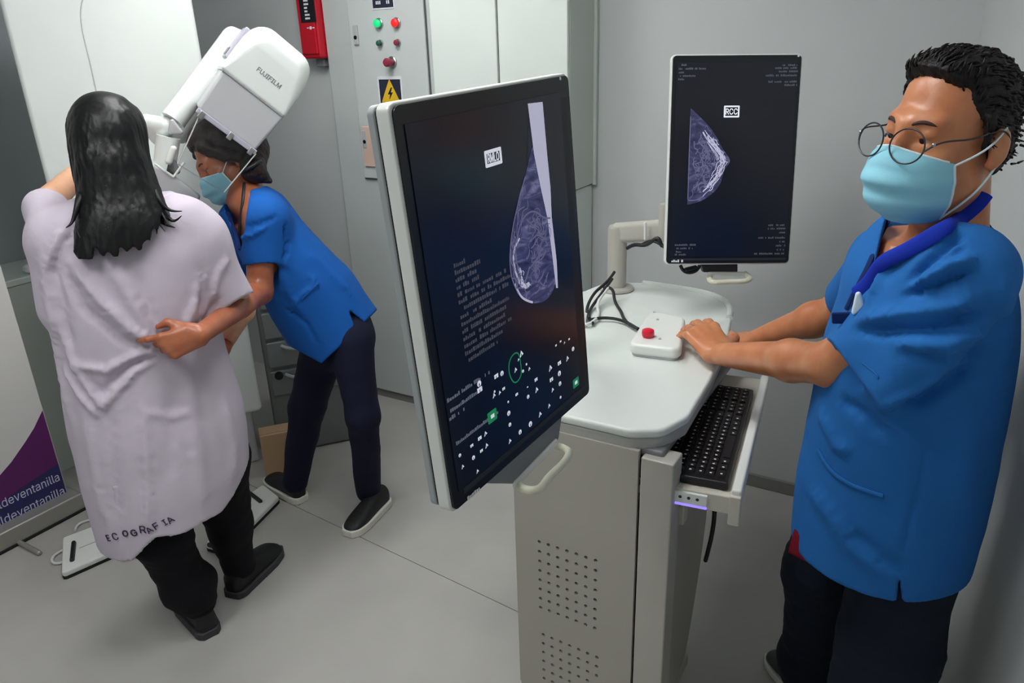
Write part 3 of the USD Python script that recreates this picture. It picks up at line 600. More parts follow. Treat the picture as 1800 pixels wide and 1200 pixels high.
cbx = thing('control_box', 'small white control box with a red push button on the worktop under the man\'s hand', 'control box', (-.61, 1.8, ZT))
Pb = sg.Polygon([(-.697, 1.94), (-.585, 1.925), (-.520, 1.69), (-.655, 1.672)]).buffer(-.025).buffer(.025, quad_segs=8)
part(cbx, 'case', prism(Pb, ZT + .006, ZT + .037, bevel=.010), M['plastic_white']); part(cbx, 'base_plate', prism(Pb.buffer(-.006), ZT, ZT + .007), M['machine_grey'])
p = atz(1139, 590, ZT + .04); TT2 = frame([1, 0, 0], [0, 1, 0], [0, 0, 1], [p[0], p[1], ZT + .037])
part(cbx, 'red_button', lathe([(0, 0), (.013, 0), (.0155, .004), (.0165, .012), (.0155, .019), (.010, .022), (0, .0225)], TT2), M['stop_red'])
for (u, v) in ((1160, 596), (1156, 562), (1150, 549)): part(cbx, 'indicator', cyl(atz(u, v, ZT + .036), atz(u, v, ZT + .0385), .004, n=14), M['machine_grey'])

# monitor posts and arms
def post(c, top, label):
    t = thing('monitor_post', label, 'monitor arm', (c[0], c[1], ZT)); x, y = c[0], c[1]
    part(t, 'foot', lathe([(0, 0), (.055, 0), (.058, .004), (.055, .010), (.036, .013), (0, .013)], frame([1, 0, 0], [0, 1, 0], [0, 0, 1], [x, y, ZT])), M['cart_post'])
    part(t, 'column', lathe([(0, .012), (.031, .012), (.031, top - ZT - .01), (.027, top - ZT), (0, top - ZT)], frame([1, 0, 0], [0, 1, 0], [0, 0, 1], [x, y, ZT])), M['cart_post']); return t
MON = {}
def monitor(key, label, w, h, pose, th):
    A = Rot.from_euler('zxy', pose[3:], degrees=True).as_matrix(); r, up, n = A[:, 0], A[:, 2], -A[:, 1]; o = np.array(pose[:3])
    T = frame(r, up, n, o); t = thing('monitor', label, 'monitor', o - up * h / 2); MON[key] = (t, T, r, up, n, o)
    cut = rrect(-w / 2, -h / 2, w / 2, h / 2, .012)
    part(t, 'front_frame', prism(rrect(-w / 2 + .004, -h / 2 + .004, w / 2 - .004, h / 2 - .004, .010), -.006, -.0015, T), M['bezel_black'], smooth=False)
    part(t, 'case', prism(cut, -.006 - th * .62, -.005, T, bevel=.003), M['plastic_white'])
    part(t, 'seam', prism(rrect(-w / 2 + .004, -h / 2 + .004, w / 2 - .004, h / 2 - .004, .008), -.011 - th * .62, -.005 - th * .62, T), M['black_plastic'], smooth=False)
    part(t, 'back_cover', prism(rrect(-w / 2 + .002, -h / 2 + .002, w / 2 - .002, h / 2 - .002, .012), -.01 - th, -.010 - th * .62, T, bevel=.003), M['label_grey'])
    part(t, 'rear_hump', prism(rrect(-w / 3, -h / 3, w / 3, h / 3, .04), -.035 - th, -.009 - th, T, bevel=.012), M['plastic_white'])
    return t
def loc(key, u, v, off=0.0):
    t, T, r, up, n, o = MON[key]; p = atpl(u, v, o + n * off, n) - o; return np.array([p @ r, p @ up])
def flat(key, poly, z0, z1): return prism(poly, z0, z1, MON[key][1])
def dashes(key, rows, rg, hgt, gap, align=0, dens=.8):
    """Rows of small strokes the size of the display's small print; rows: (x, y, width)."""
    ms = []
    for x, y, w in rows:
        q = 0
        while q < w - hgt * .3:
            c = hgt * rg.uniform(.35, .75)
            if rg.random() < dens:
                xx = x - w + q if align else x + q; ms.append(flat(key, sg.box(xx, y, xx + c, y + hgt * rg.uniform(.6, 1.0)), .0002, .0005))
            q += c + gap
    return ms

# nearer monitor
t1 = monitor('a', 'large tilted monitor in the centre showing a tall scan and a menu of symbols', .42, .56, [-.539, .911, 1.377, 87.08, 2.074, -3.356], .034)
sc = [loc('a', u, v) for u, v in ((715, 208), (968, 152), (1012, 660), (810, 868))]
T1 = MON['a'][1]; W1, H1 = .42, .56
part(t1, 'screen', flat('a', sg.box(-W1 / 2 + .018, -H1 / 2 + .030, W1 / 2 - .036, H1 / 2 - .026), -.0016, .0), M['screen_dark'], smooth=False)
part(t1, 'frame_edge', flat('a', sg.box(W1 / 2 - .034, -H1 / 2 + .02, W1 / 2 - .012, H1 / 2 - .035), -.0016, -.0012), M['label_black'], smooth=False)
part(t1, 'frame_strip', flat('a', sg.box(-W1 / 2 + .03, -H1 / 2 + .018, W1 / 2 - .02, -H1 / 2 + .027), -.0016, -.0010), M['back_dark'], smooth=False)
part(t1, 'sensor', flat('a', sg.Point(*loc('a', 986, 138)).buffer(.0025), -.0016, -.0008), M['label_white'], smooth=False)
L = lambda pts: [loc('a', *p) for p in pts]
breast = spline(L([(925, 300), (912, 345), (902, 400), (895, 450), (899, 490), (912, 518), (935, 532), (958, 528), (972, 510), (978, 480), (970, 400), (958, 320), (940, 250)]), 70, closed=True)
part(t1, 'scan_image', flat('a', sg.Polygon(breast).buffer(0), .0003, .0005), M['scan'], smooth=False)
part(t1, 'scan_upper', flat('a', sg.Polygon(L([(928, 215), (938, 300), (950, 360), (905, 400), (915, 340), (926, 300)])).buffer(0), .0001, .00025), M['scan_teal'], smooth=False)
part(t1, 'scan_muscle', flat('a', sg.Polygon(L([(927, 182), (953, 179), (961, 270), (967, 330), (969, 380), (978, 460), (980, 506), (977, 506), (971, 455), (962, 385), (950, 330), (938, 270)])).buffer(0), .0006, .0008), M['scan_bright'], smooth=False)
def stroke(key, pts, w, m, tt, name, z=.0007):
    P = np.array([loc(key, *p) for p in pts]); P = spline(P, 40); part(tt, name, flat(key, sg.LineString(P).buffer(w, cap_style=1), z, z + .0002), m, smooth=False)
stroke('a', [(912, 420), (903, 440), (904, 470), (913, 495), (921, 506)], .0018, M['scan_bright'], t1, 'scan_duct')
stroke('a', [(913, 494), (922, 503), (928, 500)], .0040, M['scan_bright'], t1, 'scan_duct', .0008)
stroke('a', [(908, 425), (914, 395), (925, 377), (940, 372), (955, 382), (966, 383)], .0014, M['scan_mid'], t1, 'scan_duct')
stroke('a', [(905, 500), (915, 520), (935, 531)], .0018, M['scan_bright'], t1, 'scan_rim')
stroke('a', [(922, 312), (907, 370), (896, 440), (899, 488), (910, 515)], .0012, M['scan_mid'], t1, 'scan_rim')
stroke('a', [(930, 470), (924, 490), (921, 500)], .0016, M['scan_mid'], t1, 'scan_duct')
for pts in (((943, 420), (933, 436)), ((938, 460), (950, 445)), ((945, 495), (955, 478)), ((925, 455), (930, 440)), ((952, 505), (962, 480)), ((934, 390), (938, 384)), ((953, 412), (957, 406)), ((958, 440), (950, 456)), ((940, 515), (948, 505))):
    stroke('a', [pts[0], tuple((np.array(pts[0]) + pts[1]) / 2 + [1, 1]), pts[1]], .0013, M['scan_mid'], t1, 'scan_duct', .0009)
def scribble(key, path, n, jit, tt, seed, m='scan_mid', clip=None):
    r_ = np.random.default_rng(seed); P = np.array(path, float); ms = []
    for k in range(n):
        a = r_.uniform(0, .75); b = a + r_.uniform(.10, .25); s_ = np.linspace(0, 1, len(P)); t = np.linspace(a, min(b, 1), 5); q = np.c_[np.interp(t, s_, P[:, 0]), np.interp(t, s_, P[:, 1])] + r_.normal(0, jit, 2) + r_.normal(0, jit * .3, (5, 2))
        g_ = sg.LineString(spline([loc(key, *z) for z in q], 14)).buffer(r_.uniform(.0004, .0011)).intersection(clip.buffer(-.001)); ms += [flat(key, w_, .0009 + k * 1e-6, .0011) for w_ in getattr(g_, 'geoms', [g_]) if w_.area > 1e-7]
    part(tt, 'scan_threads', ms, M[m], smooth=False, kind='stuff')
scribble('a', [(925, 330), (908, 390), (903, 450), (912, 500), (930, 515)], 26, 6, t1, 1, clip=sg.Polygon(breast).buffer(0)); scribble('a', [(945, 370), (950, 420), (945, 470), (940, 505)], 34, 10, t1, 2, clip=sg.Polygon(breast).buffer(0)); scribble('a', [(912, 470), (918, 495), (928, 505)], 16, 3, t1, 3, 'scan_bright', clip=sg.Polygon(breast).buffer(0))
rg = random.Random(7)
# view marker in a white frame
c0, c1, c2 = loc('a', 852, 268), loc('a', 879, 263), loc('a', 854, 293); bx = sg.box(c0[0], c2[1], c1[0], c0[1])
part(t1, 'view_marker', flat('a', bx.buffer(.002).difference(bx.buffer(-.0028)), .0003, .0006), M['screen_white'], smooth=False)
tm = meshkit.text_mesh('RMLO', .010, .0004, bold=True); b = tm.bounds; k_ = (c1[0] - c0[0] - .010) / (b[1][0] - b[0][0]); tm.apply_scale([k_, 1.15, 1]); tm.apply_translation([c0[0] + .005 - b[0][0] * k_, (c0[1] + c2[1]) / 2 - .0055, .0003])
part(t1, 'view_marker_text', put(tm, T1), M['screen_white'], smooth=False)
rows = []
lens = [.028, .06, .05, .05, .12, .13, .12, .075, .12, .11, .105, .12, .10, .085]
for i, w in enumerate(lens):
    f_ = i / (len(lens) - 1); p = loc('a', 797 + 22 * f_, 466 + 168 * f_); rows.append((p[0], p[1] - .004, w))
part(t1, 'screen_print', dashes('a', rows, rg, .0066, .0014, dens=.86), M['screen_dim'], smooth=False, kind='stuff')
rows = [(*loc('a', 786, 708), .10), (*loc('a', 788, 728), .075), (*loc('a', 790, 740), .036), (*loc('a', 802, 783), .105)]
part(t1, 'screen_print', dashes('a', rows, rg, .006, .0012, dens=.9), M['screen_text'], smooth=False, kind='stuff')
ms = []
for (u, v, s_) in ((842, 674, 7), (843, 685, 7), (872, 661, 6), (882, 656, 6), (868, 695, 5), (878, 690, 4), (885, 683, 4), (869, 688, 3), (916, 622, 7), (911, 632, 3), (906, 650, 5), (919, 652, 4), (930, 648, 4), (925, 640, 3),
                   (967, 647, 7), (983, 638, 6), (997, 630, 6), (1007, 613, 6), (969, 667, 6), (983, 656, 7), (971, 685, 5), (984, 674, 6), (985, 698, 4), (942, 667, 5), (943, 685, 6), (928, 697, 5), (908, 693, 4), (927, 680, 2), (893, 706, 3), (894, 726, 6), (896, 746, 5), (896, 775, 5), (914, 759, 6), (932, 745, 7), (949, 728, 6), (965, 713, 5),
                   (808, 800, 4), (813, 820, 4), (829, 783, 4), (832, 804, 5), (843, 770, 5), (853, 762, 5), (846, 792, 4), (855, 783, 5), (839, 828, 4), (813, 883, 5), (985, 600, 3), (992, 602, 3), (977, 607, 3), (1000, 596, 3)):
    if v > 870: continue
    x, y = loc('a', u, v); r = s_ * .0007; g_ = [sg.Point(x, y).buffer(r, quad_segs=3), sg.box(x - r * 1.2, y - r * .7, x + r * 1.2, y + r * .8), sg.Polygon([(x - r, y - r), (x + r * 1.2, y - r * .3), (x, y + r * 1.2)])][rg.randrange(3)]
    g_ = g_.difference(sg.box(x - r * .2, y - r * 2, x + r * .25, y + r * .1)); ms += [flat('a', q, .0003, .0006) for q in getattr(g_, 'geoms', [g_])]
part(t1, 'screen_symbols', ms, M['screen_white'], smooth=False, kind='stuff')
for (u, v, s_) in ((865, 731, .0115), (1012, 672, .0105)):
    x, y = loc('a', u, v); part(t1, 'green_button', flat('a', rrect(x - s_, y - s_ * .8, x + s_, y + s_ * .8, .002), .0003, .0006), M['screen_green'], smooth=False); part(t1, 'green_button_mark', flat('a', sg.box(x - .004, y - .003, x + .005, y + .003), .0006, .0008), M['screen_white'], smooth=False)
sil = sg.Polygon(spline(L([(897, 630), (909, 620), (915, 640), (915, 660), (906, 672), (898, 665), (894, 648)]), 40, closed=True))
part(t1, 'figure_outline', flat('a', sil.buffer(.001).difference(sil.buffer(-.0012)), .0003, .0006), M['screen_green'], smooth=False)
x, y = loc('a', 822, 880); part(t1, 'frame_mark', dashes('a', [(x, y, .03)], rg, .008, .001), M['label_white'], smooth=False, kind='stuff')
# bracket and handle under the nearer monitor
n1, r1, u1, o1 = MON['a'][4], MON['a'][2], MON['a'][3], MON['a'][5]
def m1(u, v, off): return atpl(u, v, o1 + n1 * off, n1)
br = [m1(*p, -.055) for p in ((858, 845), (985, 722), (978, 770), (905, 846))]
part(t1, 'bracket', hull_pts([*br, *[q - n1 * .03 for q in br]], .004), M['machine_dark'])
part(t1, 'bracket_strip', hull_pts([m1(905, 848, -.05), m1(976, 774, -.05), m1(905, 854, -.05), m1(978, 779, -.05)], .004), M['plastic_white'])
hp = [m1(*p, o) for p, o in (((912, 850), -.05), ((922, 859), -.03), ((944, 860), -.01), ((960, 845), -.008), ((996, 806), -.008), ((1000, 796), -.012), ((992, 788), -.03), ((980, 784), -.05))]
part(t1, 'handle', tube(spline(hp, 60), .0070, 14), M['handle_cream'])
ps = post((-.82, 1.56), 1.27, 'thick grey post on the near end of the worktop, hidden behind the central monitor')
el = np.array([-.86, 1.2, 1.30]); bk = o1 - n1 * .075
for a, b_ in (((-.82, 1.56, 1.25), el), (el, bk)): part(ps, 'arm', hull_pts([np.array(a) + [0, 0, .02], np.array(b_) + [0, 0, .02], np.array(a) - [0, 0, .02], np.array(b_) - [0, 0, .02]], .018, 16), M['cart_post'])
part(ps, 'mount_plate', put(rbox((-.06, -.06, -.088), (.06, .06, -.066), .004), T1), M['dark_metal'])

# farther monitor
t2 = monitor('b', 'upright portrait monitor with a black face and half-round scan in front of the bare wall', .35, .56, [-.527, 2.077, 1.397, 30.92, -9.666, -4.112], .03)
T2 = MON['b'][1]; W2 = .35
part(t2, 'screen', flat('b', sg.box(-W2 / 2 + .013, -H1 / 2 + .022, W2 / 2 - .013, H1 / 2 - .022), -.0016, .0), M['screen_dark'], smooth=False)
part(t2, 'frame_strip', flat('b', sg.box(-W2 / 2 + .02, -H1 / 2 + .012, W2 / 2 - .012, -H1 / 2 + .018), -.0016, -.0010), M['back_dark'], smooth=False)
part(t2, 'sensor', flat('b', sg.Point(*loc('b', 1404, 98)).buffer(.003), -.0016, -.0008), M['label_white'], smooth=False)
x, y = loc('b', 1180, 461); part(t2, 'frame_mark', dashes('b', [(x, y, .03)], rg, .008, .001), M['label_white'], smooth=False, kind='stuff')
L2 = lambda pts: [loc('b', *p) for p in pts]
half = np.vstack([spline(L2([(1214, 190), (1240, 215), (1262, 245), (1275, 268), (1283, 283), (1274, 298), (1268, 318), (1252, 340), (1230, 354), (1208, 360)]), 60)])
part(t2, 'scan_image', flat('b', sg.Polygon(half).buffer(0), .0003, .0005), M['scan'], smooth=False)
for pts, w, m in (([(1236, 233), (1242, 243), (1255, 258), (1268, 272), (1273, 284)], .0020, 'scan_bright'), ([(1273, 284), (1266, 300), (1258, 312), (1246, 326), (1236, 336)], .0016, 'scan_bright'), ([(1258, 262), (1258, 278), (1266, 288)], .0016, 'scan_mid'), ([(1214, 205), (1211, 280), (1209, 350)], .0012, 'scan_mid'), ([(1210, 352), (1228, 350), (1240, 340)], .0016, 'scan_mid'), ([(1220, 330), (1235, 322), (1248, 326)], .0018, 'scan_mid'), ([(1226, 300), (1240, 290), (1246, 300)], .0016, 'scan_mid')):
    stroke('b', pts, w, M[m], t2, 'scan_duct')
scribble('b', [(1234, 230), (1250, 250), (1268, 274), (1272, 288), (1262, 306), (1246, 328), (1230, 342)], 44, 3.5, t2, 4, 'scan_bright', clip=sg.Polygon(half).buffer(0)); scribble('b', [(1222, 220), (1240, 270), (1240, 310), (1222, 345)], 44, 9, t2, 5, clip=sg.Polygon(half).buffer(0))
c0, c2 = loc('b', 1274, 187), loc('b', 1298, 205); bx = sg.box(c0[0], c2[1], c2[0], c0[1])
part(t2, 'view_marker', flat('b', bx.buffer(.002).difference(bx.buffer(-.0022)), .0003, .0006), M['screen_white'], smooth=False)
tm = meshkit.text_mesh('RCC', .013, .0004, bold=True); b = tm.bounds; k_ = (c2[0] - c0[0] - .006) / (b[1][0] - b[0][0]); tm.apply_scale([k_, 1.15, 1]); tm.apply_translation([c0[0] + .003 - b[0][0] * k_, c2[1] + .006, .0003])
part(t2, 'view_marker_text', put(tm, T2), M['screen_white'], smooth=False)
rows = [(*loc('b', 1193, 116), .026), (*loc('b', 1193, 122.5), .075), (*loc('b', 1193, 129), .014), (*loc('b', 1193, 135), .045), (*loc('b', 1192, 141), .016)]
rows += [(*loc('b', 1186, 432), .06), (*loc('b', 1186, 438), .052), (*loc('b', 1186, 444), .02), (*loc('b', 1186, 449), .034)]
ms = dashes('b', rows, rg, .0055, .001)
rows = [(*loc('b', 1402, 116), .04), (*loc('b', 1402, 121), .06), (*loc('b', 1402, 127), .05), (*loc('b', 1402, 134), .085), (*loc('b', 1402, 145), .082), (*loc('b', 1401, 151), .034)]
rows += [(*loc('b', 1382, 397), .05), (*loc('b', 1381, 403), .05), (*loc('b', 1381, 410), .018), (*loc('b', 1380, 419), .075), (*loc('b', 1380, 426), .02), (*loc('b', 1380, 433), .026), (*loc('b', 1379, 440), .022), (*loc('b', 1379, 447), .085)]
part(t2, 'screen_print', ms + dashes('b', rows, rg, .0055, .001, align=1), M['screen_dim'], smooth=False, kind='stuff')
n2, o2 = MON['b'][4], MON['b'][5]
def m2(u, v, off): return atpl(u, v, o2 + n2 * off, n2)
br = [m2(*p, -.05) for p in ((1232, 455), (1294, 455), (1294, 476), (1238, 476))]
part(t2, 'bracket', hull_pts([*br, *[q - n2 * .02 for q in br]], .004), M['back_dark'])
part(t2, 'bracket_strip', hull_pts([m2(u, v, -.045) for u, v in ((1248, 481), (1310, 481))], .006), M['plastic_white'])
hp = [m2(*p, o) for p, o in (((1250, 481), -.05), ((1247, 490), -.03), ((1252, 495), -.012), ((1280, 495), -.01), ((1312, 493), -.012), ((1318, 488), -.03), ((1308, 480), -.05))]
part(t2, 'handle', tube(spline(hp, 60), .0075, 14), M['handle_cream'])
ps = post((-.905, 2.19), 1.165, 'slim grey post on the far end of the worktop holding the upright monitor')
e0, e1_ = np.array([-.905, 2.19, 1.145]), aty(1170, 402, 2.13); bk = o2 - n2 * .07
part(ps, 'arm', hull_pts([e0 + [0, 0, .012], e1_ + [0, 0, .012], e0 - [0, 0, .02], e1_ - [0, 0, .02]], .018, 16), M['cart_post'])
part(ps, 'arm', hull_pts([e1_, bk], .022, 16), M['cart_post']); part(ps, 'arm_clip', hull_pts([aty(1134, 392, 2.10), aty(1134, 420, 2.10)], .004), M['plastic_white'])
part(ps, 'mount_plate', put(rbox((-.06, -.06, -.09), (.06, .06, -.062), .004), T2), M['dark_metal'])
part(ps, 'arm_hinge', cyl(e1_ - [0, 0, .035], e1_ + [0, 0, .075], .022), M['cart_post'])
part(ps, 'arm_cable', tube(spline([aty(1103, 436, 2.13), aty(1120, 430, 2.10), aty(1140, 428, 2.09), aty(1158, 420, 2.09), aty(1164, 432, 2.09), aty(1172, 428, 2.09)], 40), .006, 8), M['cable_black'])
part(ps, 'arm_cable', tube(spline([aty(1128, 430, 2.10), aty(1150, 424, 2.09), aty(1170, 436, 2.09)], 24), .005, 8), M['cable_black'])
part(t2, 'plug', tube(spline([m2(*p, -.045) for p in ((1196, 466), (1202, 476), (1212, 479), (1225, 474), (1230, 466))], 24), .005, 8), M['cable_black'])
part(t2, 'plug', hull_pts([m2(1206, 474, -.045), m2(1222, 470, -.045)], .007), M['black_plastic'])

cbl = thing('cable_bundle', 'loose black and white cables behind the central monitor on the worktop', 'cables', (-.85, 2.0, ZT))
for pts, m in (([(1036, 560), (1034, 535), (1048, 512), (1064, 498), (1080, 478)], 'cable_black'), ([(1042, 568), (1040, 540), (1058, 515), (1076, 490)], 'cable_black'), ([(1030, 552), (1032, 570), (1048, 560), (1052, 530), (1070, 505)], 'cable_white'), ([(1060, 505), (1072, 506), (1080, 525), (1090, 545), (1097, 560), (1110, 572), (1122, 578)], 'cable_black'), ([(1036, 562), (1055, 559), (1080, 560), (1100, 566), (1118, 576)], 'cable_black')):
    P = [atz(u, v, ZT + .012 + max(0, 540 - v) * .0011) for u, v in pts]
    part(cbl, 'cable', tube(spline(P, 50), .0048, 8), M[m])

# ---------------------------------------------------------------- people
def skin(name, col, red):
    c = lin(col); r = lin(red)
    return usdkit.material(stage, '/World/Looks/' + name, {'g': ('texture_coordinate', {}), 'n': ('noise_texture', {'scale': 22, 'detail': 4.0}), 'r': ('rgb_ramp', {'ramp': [(.3, c), (.75, r)]}), 'bn': ('noise_texture', {'scale': 420, 'detail': 3.0}), 'b': ('bump', {'strength': .12, 'distance': .001}),
        'p': ('principled_bsdf', {'roughness': .36, 'subsurface_weight': .12, 'subsurface_radius': (1, .35, .2), 'subsurface_scale': .006})},
        [('g.object', 'n.vector'), ('n.fac', 'r.fac'), ('r.color', 'p.base_color'), ('g.object', 'bn.vector'), ('bn.fac', 'b.height'), ('b.normal', 'p.normal')], surface='p.BSDF')
M['skin_man'] = skin('skin_man', (204, 138, 96), (186, 112, 76)); M['skin_helper'] = skin('skin_helper', (176, 108, 76), (160, 90, 62)); M['skin_patient'] = skin('skin_patient', (222, 172, 138), (212, 156, 122))
def cloth(name, col, weave=.25, **k):
    mk(name, col, .85, noise=.05, nscale=9, bump=weave, bscale=620, specular_ior_level=.25, **k)
cloth('scrub_blue', (34, 104, 176)); cloth('scrub_blue_helper', (22, 92, 176)); cloth('gown_cloth', (198, 188, 202), .2); cloth('trousers_navy', (20, 22, 46)); cloth('trousers_dark', (22, 30, 44)); cloth('trousers_black', (13, 13, 20)); cloth('collar_navy', (18, 40, 96)); cloth('lanyard_blue', (24, 52, 176)); cloth('maroon_cloth', (120, 14, 34))
mk('shoe_black', (16, 16, 20), .6, bump=.2, bscale=300); mk('shoe_grey', (62, 64, 64), .7, bump=.3, bscale=300); mk('sole_white', (216, 214, 206), .5); mk('sole_dark', (52, 52, 54), .6)
mk('hair_black', (9, 9, 12), .44, noise=.4, nscale=60, bump=.08, bscale=70, stretch=(9, 9, .6), specular_ior_level=.35); mk('hair_dark', (20, 16, 16), .48, specular_ior_level=.3, noise=.4, nscale=70, bump=.7, bscale=90, stretch=(5, 5, 1.0)); mk('hair_brown', (34, 20, 22), .42, specular_ior_level=.35, noise=.5, nscale=40, bump=.6, bscale=80, stretch=(6, 6, 1))
mk('mask_blue', (142, 206, 226), .75, noise=.02, bump=.15, bscale=500); mk('mask_edge', (214, 232, 238), .8); mk('eye_white', (176, 158, 148), .3); mk('iris', (30, 18, 14), .2); mk('lip', (150, 80, 66), .5); mk('ink', (46, 34, 70), .7); mk('brow_hair', (64, 42, 34), .8)
M['lens'] = usdkit.material(stage, '/World/Looks/lens', {'t': ('transparent_bsdf', {'color': (.97, .97, .97)}), 'g': ('glossy_bsdf', {'color': (1, 1, 1), 'roughness': .02}), 'f': ('fresnel', {'IOR': 1.10}), 'm': ('mix_closure', {})},
    [('f.fac', 'm.fac'), ('t.BSDF', 'm.closure1'), ('g.BSDF', 'm.closure2')], surface='m.closure')

class Head:
    def __init__(s, c, F, U, k=1.0):
        s.c = np.asarray(c, float); s.F = unit(F); U = np.asarray(U, float); s.U = unit(U - s.F * (U @ s.F)); s.S = np.cross(s.U, s.F); s.k = k; s.A = np.array([s.S, s.F, s.U])
    def p(s, x, y, z): return s.c + s.k * (x * s.S + y * s.F + z * s.U)
    def e(s, c, r): return ell(s.p(*c), np.array(r) * s.k, s.A)
    def cp(s, a, b, ra, rb=None): return cap(s.p(*a), s.p(*b), ra * s.k, (ra if rb is None else rb) * s.k)
    def build(s, f):
        f.add(s.e((0, -.004, .043), (.073, .083, .078)), .02); f.add(s.e((0, .030, -.030), (.061, .066, .085)), .03); f.add(s.e((0, .055, -.098), (.034, .034, .024)), .03)
        f.add(s.cp((-.052, .01, -.075), (-.022, .06, -.105), .022), .025); f.add(s.cp((.052, .01, -.075), (.022, .06, -.105), .022), .025)
        for i in (-1, 1):
            f.add(s.e((i * .041, .068, -.032), (.022, .02, .018)), .02); f.add(s.cp((i * .012, .087, .022), (i * .042, .074, .022), .0085, .007), .025)
            f.sub(s.e((i * .031, .099, -.002), (.016, .012, .008)), .012)
        f.add(s.cp((0, .092, .012), (0, .112, -.034), .0085, .0125), .016); f.add(s.e((0, .109, -.037), (.0165, .014, .011)), .008)
        for i in (-1, 1):
            f.add(s.e((i * .031, .0812, .0062), (.0175, .0098, .0088)), .006); f.add(s.e((i * .031, .0805, -.0115), (.0165, .009, .0065)), .006)
            f.add(s.e((i * .0765, -.014, -.014), (.0085, .0185, .030)), .008); f.add(s.e((i * .076, -.006, -.040), (.007, .010, .010)), .006); f.sub(s.e((i * .087, -.006, -.012), (.007, .008, .017)), .006)
        f.add(s.cp((-.018, .098, -.066), (.018, .098, -.066), .007), .008); f.add(s.cp((-.015, .096, -.077), (.015, .096, -.077), .0075), .008); return f
    def eyes(s, t, half=.4):
        for i in (-1, 1):
            c = s.p(i * .031, .0765, -.002); e = part(t, 'eye', put(trimesh.creation.icosphere(2, .0118 * s.k), frame(s.S, s.F, s.U, c)), M['eye_white'], smooth=True)
            part(e, 'iris', lathe([(0, .0098), (.0045, .0096), (.0056, .0090), (0, .0085)], np.array(frame(s.S, s.U * -1, s.F, c)) @ np.diag([s.k, s.k, s.k * 1.22, 1])), M['iris'], smooth=True)
    def brows(s, t, m):
        for i in (-1, 1): part(t, 'eyebrow', tube(spline([s.p(i * .014, .0955, .019), s.p(i * .030, .0915, .024), s.p(i * .047, .0800, .019)], 14), np.array([.0030] * 9 + [.0027, .0024, .002, .0015, .0008]) * s.k, 8), m)
    def mask(s, t, mat_, edge):
        G = np.zeros((49, 33, 3)); vs = np.linspace(0, 1, 33); us = np.linspace(-1, 1, 49)
        yc = np.interp(vs, [0, .2, .42, .65, .85, 1], [.112, .133, .138, .130, .117, .086]); z = np.interp(vs, [0, 1], [-.012, -.132]); hw = np.interp(vs, [0, .3, .7, 1], [.066, .071, .066, .050]); ye = np.interp(vs, [0, .5, 1], [.048, .040, .040])
        for i, u in enumerate(us):
            a = u * math.radians(86); pl = .0028 * np.sin(vs * 2 * np.pi * 3.1) * math.cos(a)
            zz = z + .012 * abs(u) ** 1.5 * (vs - .35) - .018 * (1 - vs) * abs(u) ** 1.3
            Y = ye + (yc - ye) * max(0, math.cos(a)) ** .85 + pl; Xx = hw * math.sin(a) * (1 - .12 * (1 - abs(u)) * (1 - vs) ** 2)
            for j in range(33): G[i, j] = s.p(Xx[j], Y[j], zz[j])
        m = shell(G[::-1], .0022 * s.k); mk_ = part(t, 'face_mask', m, mat_, smooth=True)
        part(mk_, 'mask_border', tube(np.vstack([G[2:-2, 0], ]), .0022 * s.k, 8), edge)
        for i in (0, -1): part(mk_, 'mask_border', tube(G[i, 1:-1], .0026 * s.k, 8), edge)
        for i, g in ((-1, G[0]), (1, G[-1])):
            for j, e in ((1, (.080, -.016, .014)), (31, (.080, -.018, -.030))):
                q = g[j]; b = s.p(i * e[0], e[1], e[2]); mid = (q + b) / 2 + s.S * i * .012 * s.k; part(mk_, 'ear_loop', tube(spline([q, mid, b], 16), .0017 * s.k, 8), edge)
        return mk_

def hand(f, W, fd, bk, thumb, curls=(18, 28, 20), s=1.0, k=.007, tc=None, spread=5):
    """Palm, four jointed fingers and a thumb; fd points along the hand, bk out of its back, thumb = +-1 picks the thumb's side."""
    fd = unit(fd); bk = unit(np.asarray(bk) - fd * np.dot(bk, fd)); sd = np.cross(bk, fd) * thumb; tips = []
    P = lambda a, b, c=0: W + s * (a * fd + b * sd + c * bk)
    kn = [(.092, .030), (.096, .010), (.090, -.011), (.080, -.030)]; ln = [(.040, .024, .019), (.044, .028, .020), (.041, .026, .019), (.032, .020, .017)]; rr = [.0092, .0094, .009, .008]
    for (a, b), r in zip(kn, rr): f.add(cap(P(.005, b * .6), P(a, b), .015 * s, (r + .0025) * s), .012)
    f.add(cap(P(.02, .0, -.004), P(.075, .0, -.004), .018 * s, .015 * s), .014); f.add(cap(P(.015, .020, -.006), P(.05, .032, -.010), .016 * s, .013 * s), .012)
    for i in range(4):
        a, b = kn[i]; q = P(a, b); ang = 0; d0 = unit(fd + sd * math.radians(spread * (1.5 - i)))
        cu = curls[i] if np.ndim(curls[0]) else curls
        for j in range(3):
            ang += math.radians(cu[j]); d = math.cos(ang) * d0 - math.sin(ang) * bk; n = q + s * ln[i][j] * d; r = rr[i] * s
            f.add(cap(q, n, r * (1.0 - .07 * j), r * (.94 - .09 * j)), k if j else .010); q = n
        tips.append(q)
    t0 = P(.022, .028, -.006); td = tc or ((.75, .62, -.2), (.95, .25, -.25)); q = t0
    for (x, y, z), L, r0, r1 in zip((td[0], td[0], td[1]), (.030, .026, .027), (.0145, .0115, .0105), (.0120, .0108, .0082)):
        d = unit(x * fd + y * sd + z * bk); n = q + s * L * d; f.add(cap(q, n, r0 * s, r1 * s), .009); q = n
    return tips
